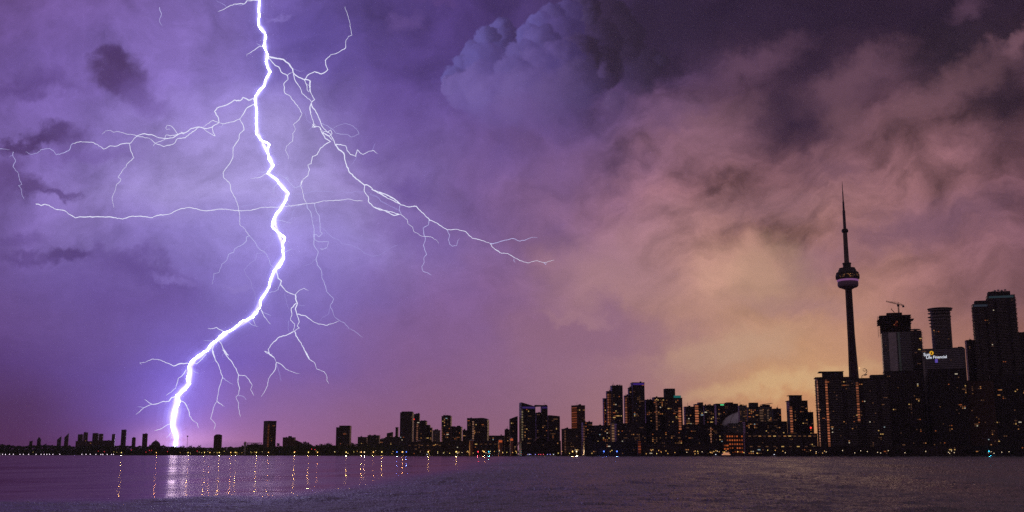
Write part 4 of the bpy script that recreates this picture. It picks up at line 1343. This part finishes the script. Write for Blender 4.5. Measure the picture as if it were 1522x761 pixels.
# ------------------------------------------------------------------ the needle tower
def needle():
    Y = 2150.0
    base = at(1270.5, 600, Y)
    root = empty('needle_tower', (base.x, Y, GZ), 0, 'very tall concrete needle tower with a round observation pod and thin antenna mast', 'tower')
    px = (at(1260, 420, Y).x - at(1259, 420, Y).x)

    def zof(y):
        return at(1258, y, Y).z - GZ
    con = surf('tower_concrete', (0.13, 0.095, 0.10), 0.85, .25, .06)
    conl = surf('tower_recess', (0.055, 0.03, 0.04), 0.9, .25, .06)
    zp = zof(427)
    # shaft: hexagonal core with three fins that flare to the ground
    core = MB()
    n = 14
    rings = []
    for k in range(n + 1):
        t = k / n
        z = zp * t
        rc = (6.1 - 1.4 * t) * px
        fin = (5.0 + 10.0 * (1 - t) ** 1.7 + 4.5 * (1 - t)) * px * .62 + .8
        rings.append((z, rc, fin))
    for k in range(n):
        (z0, a0, f0), (z1, a1, f1) = rings[k], rings[k + 1]
        vs = []
        for z, a in ((z0, a0), (z1, a1)):
            for j in range(6):
                t = pi / 3 * j
                vs.append((a * cos(t), a * sin(t), z))
        core.add(vs, [(j, (j + 1) % 6, 6 + (j + 1) % 6, 6 + j) for j in range(6)])
    core.build('shaft', conl, root)
    for ang in (radians(-150), radians(-30), radians(90)):
        fb = MB()
        u = Vector((cos(ang), sin(ang), 0))
        w = Vector((-sin(ang), cos(ang), 0))
        vs = []
        for z, a, f in rings:
            for du, dw in ((0, -1.9), (max(f, a * 1.02) + .5, -1.5), (max(f, a * 1.02) + .5, 1.5), (0, 1.9)):
                p = u * du + w * dw * px * .8
                vs.append((p.x, p.y, z))
        fs = []
        for k in range(n):
            for j in range(4):
                j2 = (j + 1) % 4
                fs.append((k * 4 + j, k * 4 + j2, k * 4 + 4 + j2, k * 4 + 4 + j))
        fs.append((3, 2, 1, 0))
        fs.append((4 * n, 4 * n + 1, 4 * n + 2, 4 * n + 3))
        fb.add(vs, fs).build('fin', con, root)
    R = px

    def lz(prof, name, mat, seg=36):
        MB().lathe([(r_ * R, zof(y)) for r_, y in prof], seg).build(name, mat, root)
    lz([(6.0, 430), (9, 428.4), (13.2, 427), (14.8, 424.8), (15.0, 421.5), (14.4, 418.6)], 'radome', surf('radome_fabric', (.24, .15, .23), .6, .08))
    lz([(14.4, 418.6), (15.4, 418.2), (15.4, 416.2), (14.4, 415.8)], 'pod_light_ring', glow('pod_light', (.52, .19, .50), .36))
    lz([(15.2, 415.8), (16.4, 414.8), (16.8, 411.5), (16.8, 408.4), (15.5, 407.5)], 'pod', surf('pod_metal', (.07, .05, .06), .5, .2))
    lz([(15.5, 407.5), (16.2, 407.2), (16.2, 405.6), (13.2, 403.5), (12.6, 401), (11.6, 400.4), (11.6, 398.6), (7.5, 398)], 'pod_roof', surf('pod_roof', (.05, .04, .045), .7, .2))
    rb = MB()
    for k in range(36):
        a = 2 * pi * k / 36
        rb.bar((16.9 * R * cos(a), 16.9 * R * sin(a), zof(414.6)), (16.9 * R * cos(a), 16.9 * R * sin(a), zof(408.6)), .35)
    rb.build('pod_mullion', M_STEEL, root)
    w0 = MB().box(-.9, .9, -.1, .1, -.6, .6)
    wm = [w0.mesh('lit_window', WIN[3]), w0.mesh('lit_window', WIN[1])]
    rr = random.Random(4)
    for k in range(26):
        a = -pi / 2 + rr.uniform(-1.1, 1.1)
        o = bpy.data.objects.new('lit_window', wm[rr.random() < .25])
        C.objects.link(o)
        o.parent = root
        o.location = (17.0 * R * cos(a), 17.0 * R * sin(a), zof(rr.choice((409.4, 410.8, 412.8))))
        o.rotation_euler = (0, 0, a + pi / 2)
    lz([(5.8, 398), (5.8, 393), (6.4, 392.5), (6.4, 391), (4.6, 390.5)], 'upper_deck', M_STEEL, 16)
    lz([(3.7, 390.5), (3.2, 346)], 'upper_shaft', con, 6)
    lz([(3.2, 346), (4.7, 345), (4.9, 342.5), (4.0, 340.5), (2.6, 340)], 'sky_deck', M_STEEL, 20)
    mast = surf('mast_paint', (.10, .065, .09), .5, .1)
    lz([(2.3, 340), (2.1, 313)], 'antenna', mast, 8)
    lz([(1.6, 313), (1.4, 300)], 'antenna', mast, 8)
    lz([(1.0, 300), (.8, 285)], 'antenna', mast, 8)
    lz([(.6, 285), (.3, 270)], 'antenna', mast, 8)
    MB().lathe([(.8, zof(550)), (1.5, zof(549)), (1.5, zof(548)), (.6, zof(547))], 10, cx=4.5 * px, cy=-22).build('beacon', glow('shaft_lamp', (1, .55, .25), 1.0), root)


needle()

# ------------------------------------------------------------------ stadium dome behind the towers
def stadium():
    Y = 2290.0
    a, b_ = at(1073, 640, Y), at(1175, 640, Y)
    W = b_.x - a.x
    root = empty('stadium', ((a.x + b_.x) / 2, Y + W / 2, GZ), 0, 'pale domed stadium roof showing between dark apartment blocks', 'stadium')
    H0 = at(1120, 633, Y).z - GZ
    H1 = at(1120, 606, Y).z - GZ
    MB().lathe([(W / 2 * 1.02, 0), (W / 2 * 1.02, H0)], 48).build('wall', W_CONC, root)
    prof = [(W / 2 * cos(t), H0 + (H1 - H0) * sin(t)) for t in [pi / 2 * k / 10 for k in range(10)]] + [(.5, H1)]
    d = MB().lathe(prof, 64).build('dome', surf('dome_membrane', (.62, .60, .66), .55, .08, .02), root, smooth=True)
    rb = MB()
    for k in range(24):
        an = 2 * pi * k / 24
        pts = [(r_ * 1.004 * cos(an), r_ * 1.004 * sin(an), z + .3) for r_, z in prof[:-1]]
        rb.tube(pts, [.5] * len(pts), 4)
    rb.build('dome_rib', M_SLAB, root)


stadium()

# ------------------------------------------------------------------ tower cranes
def crane(xb, yb, ym, jib_l, jib_r, Y, label, tilt=0.0):
    p = at(xb, yb, Y)
    root = empty('tower_crane', (p.x, Y, p.z), 0, label, 'crane')
    k = at(xb + 1, yb, Y).x - p.x
    h = (yb - ym) * k
    ms = MB()
    for sx in (-.9, .9):
        for sy in (-.9, .9):
            ms.bar((sx, sy, -12), (sx, sy, h), .3)
    for i in range(int((h + 12) / 3)):
        z = -12 + i * 3
        ms.bar((-.9, -.9, z), (.9, -.9, z + 3), .18)
        ms.bar((.9, .9, z), (-.9, .9, z + 3), .18)
    ms.build('mast', M_STEEL, root)
    MB().box(-2.2, 1.5, -1.6, 1.6, h, h + 4).build('cab', M_STEEL, root)
    jb = MB()
    x0, x1 = jib_l * k, jib_r * k

    def zz(x):
        return h + 4.2 + tilt * x
    for dz, dyy in ((0, -.8), (0, .8), (1.8, 0)):
        jb.bar((x0, dyy, zz(x0) + dz), (x1, dyy, zz(x1) + dz), .34)
    nseg = 10
    for i in range(nseg):
        xa, xb_ = x0 + (x1 - x0) * i / nseg, x0 + (x1 - x0) * (i + 1) / nseg
        jb.bar((xa, -.8, zz(xa)), (xb_, 0, zz(xb_) + 1.8), .18)
        jb.bar((xa, .8, zz(xa)), (xb_, 0, zz(xb_) + 1.8), .18)
    jb.bar((x0 * .75, 0, zz(x0 * .75) + 1.5), (0, 0, h + 9), .2)
    jb.bar((x1 * .9, 0, zz(x1 * .9) + 1.5), (0, 0, h + 9), .2)
    jb.bar((0, 0, h + 4), (0, 0, h + 9), .5)
    jb.build('jib', M_STEEL, root)
    MB().box(x1 - 3.5, x1, -1.4, 1.4, zz(x1) - 3, zz(x1) + .6).build('counterweight', M_STEEL, root)


crane(1336, 466, 455.5, -18, 8.5, 2200, 'tower crane with a long jib on the unfinished tower', -0.24)
p = at(1329, 466, 2195)
r_ = empty('concrete_boom', (p.x, 2195, p.z), 0, 'small folded pump boom beside the crane on the unfinished tower', 'boom')
MB().bar((0, 0, -10), (0, 0, 3), .6).bar((0, 0, 3), (-5.5, 0, 9), .7).bar((-5.5, 0, 9), (-4, 0, 11), .4).build('boom_arm', M_STEEL, r_)
MB().box(-1.3, 1.3, -1.3, 1.3, -12, -8).build('boom_base', M_STEEL, r_)
p = at(1281, 562, 2030)
r_ = empty('rooftop_crane', (p.x, 2030, p.z), 0, 'curled steel crane arm on the roof beside the needle tower', 'crane')
k_ = 1.27
MB().bar((0, 0, -3), (0, 0, 4), .5).build('mast', M_STEEL, r_)
cm = MB()
cm.tube([(0, 0, 4), (3 * k_, 0, 6), (6 * k_, 0, 8), (8 * k_, 0, 12), (7.5 * k_, 0, 16), (5 * k_, 0, 18), (2 * k_, 0, 16.5)], [.6, .6, .7, .7, .6, .5, .4], 6)
cm.bar((4 * k_, 0, 5), (8 * k_, 0, 7), .9).bar((2 * k_, 0, 14), (5 * k_, 0, 13), .6).bar((7.5 * k_, 0, 16), (5 * k_, 0, 12), .3)
cm.build('crane_arm', M_SLAB, r_)

# ------------------------------------------------------------------ shore: lamps, trees, bridge, mast, boats
LAMP_K = 15.0


def lamp_kind(label, col, strength, group, r=1.0, h=6.5):
    root = empty('shore_lamp', (0, 0, -50), 0, label, 'lamp', group)
    MB().bar((0, 0, 0), (0, 0, h), .16, 6, .1).build('pole', M_STEEL, root)
    m = glow('lamp_glow', col, strength if strength < 20 else 2.6)
    MB().lathe([(r * .4, h - r * .3), (r, h + r * .5), (r, h + r * 1.8), (r * .4, h + r * 2.4)], 8).build('lamp_head', m, root)
    if strength > 20:                 # each strong lamp gets an added, unseen spot to make its water streak
        ld = bpy.data.lights.new('streak_light', 'SPOT')
        ld.spot_size = radians(150)              # cone faces the water, keeping this added light off the buildings
        ld.spot_blend = 0.3
        ld.color = col
        ld.energy = strength * 2.4 * 4 * pi * LAMP_K
        ld.shadow_soft_size = 0.9
        lo = bpy.data.objects.new('streak_light', ld)
        C.objects.link(lo)
        lo.parent = root
        lo.rotation_euler = (radians(-84), 0, 0)
        lo.location = (0, -0.6, h - 1.5)
    return dict(root=root, kids=list(root.children), used=False)


YEL, AMB, WHT, BLU, RED, CYA = (1.0, .72, .20), (1.0, .52, .15), (1.0, .74, .46), (.10, .22, 1.0), (1.0, .05, .08), (.04, .6, .9)
LS = 1.7
KIND = {
    'Y': lamp_kind('bright yellow lamp on the shore casting a long streak on the water', YEL, 95 * LS, 'bright yellow shore lamps'),
    'A': lamp_kind('amber lamp on the shore casting a long streak on the water', AMB, 80 * LS, 'amber shore lamps'),
    'W': lamp_kind('white lamp on the shore casting a pale streak on the water', WHT, 70 * LS, 'white shore lamps'),
    'B': lamp_kind('blue lamp on the shore casting a blue streak on the water', BLU, 80 * LS, 'blue shore lamps'),
    'R': lamp_kind('red lamp on the shore casting a red streak on the water', RED, 70 * LS, 'red shore lamps'),
    'C': lamp_kind('cyan lamp on the shore casting a cyan streak on the water', CYA, 60 * LS, 'cyan shore lamps'),
    'y': lamp_kind('small yellow lamp along the waterfront road', YEL, 1.5, 'small yellow road lamps', .55, 5.5),
    'a': lamp_kind('small orange lamp along the waterfront road', AMB, 1.2, 'small orange road lamps', .55, 5.0),
    'w': lamp_kind('small white lamp along the waterfront road', WHT, 1.5, 'small white road lamps', .5, 5.5),
    'r': lamp_kind('small red light among the far shore trees', RED, 2.4, 'small red shore lights', .6, 6.0),
}


def put_lamp(kind, px, back=12.0, lift=0.0):
    k = KIND[kind]
    Y = shore_y(px) + back
    p = at(px, 672, Y)
    if not k['used']:
        k['used'] = True
        k['root'].location = (p.x, Y, GZ + lift)
        return
    c = k['root'].copy()
    C.objects.link(c)
    c.location = (p.x, Y, GZ + lift)
    for ch in k['kids']:
        d = ch.copy()
        C.objects.link(d)
        d.parent = c


for kd, xs in {
    'Y': [180.5, 279.5, 304, 326, 350.5, 381, 437.5, 458.5, 514.5, 567.5, 636.5, 678],
    'A': [232.5, 312, 343, 399, 472, 537, 555, 598, 719.5, 851],
    'W': [541.5, 612, 857], 'B': [590, 604, 897.6, 917], 'R': [710.5], 'C': [726.5, 1470]}.items():
    for x in xs:
        put_lamp(kd, x)
lr = random.Random(21)
for x in [300, 308, 323, 352, 525, 535, 558, 664, 839, 855, 50, 170, 174, 268, 283, 297, 333, 349, 360, 375, 390, 470, 497]:
    put_lamp(lr.choice('yyaw'), x + lr.uniform(-1, 1), lr.uniform(15, 60), lr.uniform(0, 5))
for x in [195, 217, 222, 225, 249, 293, 438, 463, 468, 155, 146]:
    put_lamp('r', x, lr.uniform(20, 60), lr.uniform(2, 10))
for k in range(96):
    x = lr.choice([lr.uniform(300, 620), lr.uniform(600, 780), lr.uniform(640, 770), lr.uniform(780, 1075), lr.uniform(960, 1110), lr.uniform(1100, 1250)])
    put_lamp(lr.choice('yyaaaw'), x, lr.uniform(8, 40), lr.uniform(-2.5, 4))
for x in (1213, 1253, 1270, 1279, 1289, 1304, 1309, 1376, 1410, 1414, 1411, 1418, 1469, 1473, 1477, 1489, 1320, 1345, 1228, 1500):
    put_lamp('w', x + lr.uniform(-.5, .5), lr.uniform(8, 30), lr.uniform(-2, 3))

# breakwater with a row of low white lights, far to the west
a, b_ = at(-60, 675, 3600), at(172, 675, 3400)
bw = MB()
n = 60
vs, fs = [], []
for i in range(n + 1):
    t = i / n
    c = a.lerp(b_, t)
    h = 1.1 + .3 * mnoise.noise(Vector((i * .9, 0, 0)))
    vs += [(c.x, c.y - 5, -1.5), (c.x, c.y - 1.5, h), (c.x, c.y + 1.5, h), (c.x, c.y + 5, -1.5)]
for i in range(n):
    for j in range(3):
        fs.append((i * 4 + j, i * 4 + 4 + j, i * 4 + 5 + j, i * 4 + 1 + j))
tag(bw.add(vs, fs).build('breakwater', m_stone), 'long low stone breakwater in front of the far western shore', 'breakwater')
bl = lamp_kind('low white light on the far stone breakwater', (.95, .75, .95), 3.0, 'lights on the breakwater', .8, 1.6)
for i, x in enumerate([2, 6.5, 11, 17, 23, 33, 38, 46, 57, 64.5, 69, 73, 77, 82, 92, 124, 130, 136, 144, 151, 154, 160, 166, 169]):
    t = (x + 60) / 232
    c = a.lerp(b_, t)
    if i == 0:
        r2 = bl['root']
    else:
        r2 = bl['root'].copy()
        C.objects.link(r2)
        for ch in bl['kids']:
            d = ch.copy()
            C.objects.link(d)
            d.parent = r2
    r2.location = (c.x, c.y - .5, .9)

# trees
m_leaf = surf('foliage', (0.028, 0.036, 0.018), 0.9, .4, .3, .1)
m_bark = surf('bark', (0.04, 0.03, 0.022), 0.95)


def tree_meshes(seed, n=420):
    r = random.Random(seed)
    tr = MB()
    tr.tube([(0, 0, 0), (.15, 0, 3), (0, .1, 6)], [.55, .42, .25], 7)
    limbs = []
    for k in range(6):
        a = k * 1.05 + r.uniform(-.3, .3)
        e = Vector((cos(a) * r.uniform(2.2, 3.6), sin(a) * r.uniform(2.2, 3.6), r.uniform(6.5, 10.5)))
        s = Vector((0, 0, r.uniform(3, 5.5)))
        tr.bar(s, e, .25, 5, .08)
        limbs.append(e)
    cr = MB()
    centres = limbs + [Vector((0, 0, 10.5)), Vector((.8, 0, 8.5)), Vector((-.9, .4, 12))]
    for k in range(n):
        c = r.choice(centres)
        v = Vector((r.gauss(0, 1), r.gauss(0, 1), r.gauss(0, .8)))
        p = c + v.normalized() * r.uniform(.2, 1.9)
        nrm = Vector((r.gauss(0, 1), r.gauss(0, 1), r.gauss(0, 1))).normalized()
        u = nrm.orthogonal().normalized()
        w = nrm.cross(u)
        s = r.uniform(.35, .75)
        cr.add([p - u * s, p - w * s * .6, p + u * s, p + w * s * .6], [(0, 1, 2, 3)])
    return tr.mesh('trunk', m_bark), cr.mesh('crown', m_leaf)


TREES = [tree_meshes(s) for s in (1, 2, 3, 4)]


def tree(px, Y, h, w, k, label, group):
    p = at(px, 670, Y)
    root = empty('tree', (p.x, Y, GZ), k * 1.7, label, 'tree', group)
    tm, cm = TREES[k % 4]
    for nm, me in (('trunk', tm), ('crown', cm)):
        o = link_obj(nm, me, root)
    s = h / 13.5
    root.scale = (s * w, s * w, s)


for i, (x, ytop, w) in enumerate([(258, 664, 1.5), (262.5, 661.8, 1.5), (267, 663, 1.3), (272, 662, 1.2), (284, 661.5, 1.3), (288, 663.5, 1.2), (294, 661.8, 1.7), (298, 664, 1.3), (303, 664.5, 1.2)]):
    Y = shore_y(x) + 60
    tree(x, Y, at(x, ytop, Y).z - GZ, w, i, 'round dark tree on the shore between the bolt and the chamfered lone tower', 'trees beside the bolt')
for i, (x, ytop, w) in enumerate([(364, 657, .9), (372, 660, 1.2), (377, 658.5, 1.3), (383, 659.5, 1.3), (413, 658, 1.2), (450, 656, 1.1), (453.5, 656, 1.2), (458, 656.5, 1.3), (460, 660, 1.2), (469, 660.5, 1), (473, 661, 1.1), (478, 659, 1.4), (484, 658, 1.7), (489, 658.5, 1.6), (494, 660, 1.5), (523, 657, 1.2), (527, 659, 1.3)]):
    Y = shore_y(x) + 90
    tree(x, Y, at(x, ytop, Y).z - GZ, w, i + 1, 'dark park tree on the shore near the lone brick tower', 'park trees west of the skyline')
tr_ = random.Random(8)
for i in range(46):
    x = tr_.uniform(500, 1110)
    Y = shore_y(x) + tr_.uniform(25, 45)
    tree(x, Y, tr_.uniform(7, 13), tr_.uniform(1.0, 1.5), i, 'small dark street tree along the lamp-lit waterfront', 'street trees along the waterfront')
for i in range(26):
    x = tr_.uniform(1110, 1540)
    Y = shore_y(x) + tr_.uniform(20, 35)
    tree(x, Y, tr_.uniform(8, 12), tr_.uniform(1.1, 1.6), i, 'small dark street tree before the black eastern towers', 'street trees before the eastern towers')


# the far wooded shore: reads as one dark mass
def wood(name, x0, x1, ytops, dist, seed, n):
    r = random.Random(seed)
    mb = MB()
    for k in range(n):
        x = r.uniform(x0, x1)
        t = (x - x0) / (x1 - x0) * (len(ytops) - 1)
        i = min(int(t), len(ytops) - 2)
        yt = ytops[i] + (ytops[i + 1] - ytops[i]) * (t - i) + 2.2 * mnoise.noise(Vector((x / 5.0, seed, 0))) + 1.2 * mnoise.noise(Vector((x / 1.7, seed, 3)))
        Y = shore_y(x) + dist + r.uniform(-40, 40)
        H = at(x, yt, Y).z - GZ
        z = GZ + H * (1 - r.random() ** 1.3)
        p = Vector((at(x, 670, Y).x, Y, max(z, GZ + .5)))
        nrm = Vector((r.gauss(0, .6), -1, r.gauss(0, .7))).normalized()
        u = nrm.orthogonal().normalized()
        w = nrm.cross(u)
        s = r.uniform(1.8, 3.6) * (1.0 if z > GZ + H * .55 else 1.7)
        mb.add([p - u * s, p - w * s * .7, p + u * s, p + w * s * .7], [(0, 1, 2, 3)])
    return tag(mb.build(name, m_leaf), kind='stuff')


wood('far_wood', -70, 265, [662, 661.5, 659, 661, 660, 662.5, 663.5, 662.5, 661, 663, 663.5, 664, 663, 662, 663, 663, 663.5, 664, 662, 664, 665], 130, 2, 9000)
wood('shore_wood', 255, 600, [665, 666, 666, 665, 665, 665, 664, 663, 663.5, 664, 663, 662.5, 662], 110, 5, 8000)

# thin mast with a round top
p = at(278, 664, 3500)
r_ = empty('mast', (p.x, 3500, GZ), 0, 'thin lone mast with a round head on the shore east of the bolt', 'mast')
hh = at(278, 648.5, 3500).z - GZ
MB().bar((0, 0, 0), (0, 0, hh), .7, 6, .4).build('pole', M_STEEL, r_)
MB().lathe([(.5, hh - 2), (2.4, hh - 1), (2.6, hh + 1.2), (.6, hh + 2.4)], 12).build('mast_head', M_STEEL, r_)

# footbridge with a lit arch
p = at(146.8, 668, 3950)
k_ = at(147.8, 668, 3950).x - p.x
r_ = empty('arch_footbridge', (p.x, 3950, GZ), 0, 'footbridge hung from a pale lit arch on the far western shore', 'bridge')
ar = MB()
for yy in (-4, 4):
    pts = [(6.6 * k_ * cos(t), yy * (1 - .5 * sin(t)), 1 + 15.0 * sin(t)) for t in [pi * i / 18 for i in range(19)]]
    ar.tube(pts, [.75] * 19, 6)
ar.build('arch', glow('arch_light', (.75, .42, .22), .34), r_)
MB().box(-7.5 * k_, 7.5 * k_, -3.5, 3.5, 2.4, 3.4).build('deck', M_SLAB, r_)
hg = MB()
for i in range(2, 17):
    t = pi * i / 18
    x = 6.6 * k_ * cos(t)
    hg.bar((x, -3.4, 3.4), (x, -3.4, 1 + 15 * sin(t)), .18)
hg.build('hanger', M_STEEL, r_)

# grey frame with a row of arches near the lone brick tower
p = at(376, 665, 3220)
k_ = at(377, 665, 3220).x - p.x
r_ = empty('arched_frame', (p.x, 3220, GZ), 0, 'grey steel frame with a long beam beside the lone brick tower', 'frame')
zb = at(376, 658.5, 3220).z - GZ
fb = MB().box(-13 * k_, 13.5 * k_, -1, 1, zb - 1.2, zb + 1.2)
fb.box(-13 * k_, -10.5 * k_, -2, 2, 0, zb + 4)
for i in range(5):
    x = (-8 + i * 5.2) * k_
    fb.box(x - .6, x + .6, -.6, .6, 0, zb - 1.2)
fb.build('steel_frame', M_SLAB, r_)

# sloping galleries of the malting works
for i, (x0, y0, x1, y1, lab) in enumerate([(765, 667, 776, 652, 'steep pale covered conveyor at the malting works, western one'), (795, 655, 802, 649, 'short pale covered conveyor below the sloped-roof pair')]):
    a_, c_ = at(x0, y0, 2080), at(x1, y1, 2080)
    r_ = empty('conveyor_gallery', (a_.x, 2080, GZ), 0, lab, 'conveyor')
    o_ = Vector((a_.x, 2080, GZ))
    g_ = MB()
    d = (c_ - a_)
    for k in range(6):
        q0, q1 = a_ + d * (k / 6) - o_, a_ + d * ((k + .82) / 6) - o_
        g_.bar(q0, q1, 1.7, 4)
    g_.build('gallery', surf('pale_cladding', (.30, .19, .17), .8), r_)
    g2 = MB()
    for t in (.35, .95):
        q = a_ + d * t - o_
        g2.bar((q.x, q.y, 0), (q.x, q.y, q.z - 1), .5)
    g2.build('trestle', M_STEEL, r_)
for i, (x, y0, y1, w, lab) in enumerate([(774, 657, 669, 2.6, 'short pale silo at the foot of the steep conveyor'), (744, 653, 657, 3.0, 'small orange-lit silo head west of the steep conveyor'), (760.5, 650.5, 654, 2.4, 'orange-lit silo head just west of the notched tower'), (622.5, 654.5, 664, 3.4, 'round brown tank with a lit side under the lit-stair block'), (701, 654, 665, 3.6, 'round brown tank under the curved-roof tower')]):
    Y = shore_y(x) + 35
    p = at(x, y1, Y)
    k_ = at(x + 1, y1, Y).x - p.x
    r_ = empty('silo', (p.x, Y, GZ), 0, lab, 'silo')
    h = at(x, y0, Y).z - GZ
    MB().lathe([(w * k_, 0), (w * k_, h - 1.5)], 20).build('shell', surf('silo_skin', (.30, .13, .09), .8), r_)
    MB().lathe([(w * k_ * 1.03, h - 1.5), (w * k_ * .8, h - .2), (w * k_ * .2, h + .6)], 20).build('roof', M_SLAB, r_)
    if i in (1, 2):
        MB().box(-w * k_ * .8, w * k_ * .8, -w * k_ - .4, -w * k_ + 1.5, h - 6, h - 2).build('lit_band', glow('silo_light', (.9, .16, .05), .5), r_)

# boats
m_hull = surf('hull_white', (.55, .5, .5), .5, .1)
m_hulld = surf('hull_dark', (.04, .04, .06), .5, .1)


def ferry():
    Y = 1860
    p = at(1080, 676, Y)
    r = empty('ferry', (p.x, Y, 0), 0, 'lit ferry with two decks moored below the orange-windowed warehouse', 'ferry')
    L = 19.0
    hb = MB()
    pl = [(-L * .5, -3), (L * .38, -3), (L * .52, 0), (L * .38, 3), (-L * .5, 3)]
    hb.prism(pl, -.6, 2.0)
    hb.build('hull', m_hulld, r)
    MB().box(-L * .45, L * .34, -2.6, 2.6, 2.0, 4.4).build('deck_cabin', m_hull, r)
    MB().box(-L * .36, L * .2, -2.2, 2.2, 4.4, 6.6).build('upper_cabin', m_hull, r)
    MB().box(-L * .05, L * .16, -1.6, 1.6, 6.6, 8.4).build('wheelhouse', m_hull, r)
    MB().bar((-1, 0, 8.4), (-1, 0, 12), .15).build('mast', M_STEEL, r)
    wm = MB().box(-.75, .75, -.06, .02, -.5, .5).mesh('lit_window', glow('ferry_window', (1, .42, .2), 1.1))
    for k in range(7):
        for z, f in ((3.3, 1.0), (5.6, .72)):
            o = bpy.data.objects.new('lit_window', wm)
            C.objects.link(o)
            o.parent = r
            o.location = ((-L * .4 + k * L * .11) * f, -2.65 if z < 4 else -2.25, z)


ferry()


def boat_kind(col, label, group, st=2.0):
    r = empty('motor_boat', (0, 0, -60), 0, label, 'boat', group)
    hb = MB()
    hb.prism([(-4, -1.4), (2.5, -1.4), (4.6, 0), (2.5, 1.4), (-4, 1.4)], -.3, 1.2)
    hb.build('hull', m_hull, r)
    MB().box(-2.4, 1.6, -1.1, 1.1, 1.2, 2.7).build('cabin', m_hulld, r)
    MB().bar((-.5, 0, 2.7), (-.5, 0, 6), .09).build('mast', M_STEEL, r)
    MB().lathe([(.25, 2.9), (.6, 3.3), (.6, 3.7), (.2, 4)], 8, cx=1.0).build('lamp_head', glow('boat_light', col, st), r)
    return r


bk = {'b': boat_kind((.35, .30, 1.0), 'small moored boat showing a blue-violet light below the sloped-roof pair', 'moored boats with blue lights'),
      'r': boat_kind((1.0, .10, .16), 'small moored boat showing a red light below the sloped-roof pair', 'moored boats with red lights'),
      'w': boat_kind((.8, .85, 1.0), 'small moored boat showing a white light on the open shore water', 'moored boats with white lights')}
bu = set()
for kd, x in [('b', 784), ('b', 788), ('w', 786), ('r', 800), ('b', 795), ('r', 807), ('b', 813), ('b', 817), ('w', 822), ('r', 803), ('w', 634), ('w', 1063), ('w', 1150)]:
    src = bk[kd]
    Y = shore_y(x) - 45 - (x * 7 % 23)
    p = at(x, 677, Y)
    if kd in bu:
        c = src.copy()
        C.objects.link(c)
        for ch in list(src.children):
            d = ch.copy()
            C.objects.link(d)
            d.parent = c
    else:
        c = src
        bu.add(kd)
    c.location = (p.x, Y, 0)
    c.rotation_euler = (0, 0, (x * 13 % 7) * .2 - .6)

# ------------------------------------------------------------------ the damp air over the lake
m_haze, gg, out = new_mat('haze')
pv = gg.n.new('ShaderNodeVolumePrincipled')
pv.inputs['Color'].default_value = (.86, .84, .88, 1)
pv.inputs['Density'].default_value = HAZE
pv.inputs['Anisotropy'].default_value = 0.2
gg.l.new(pv.outputs[0], out.inputs['Volume'])
tag(MB().box(-6500, 6500, -2200, 7300, -10.5, 2700).build('haze', m_haze), kind='stuff')
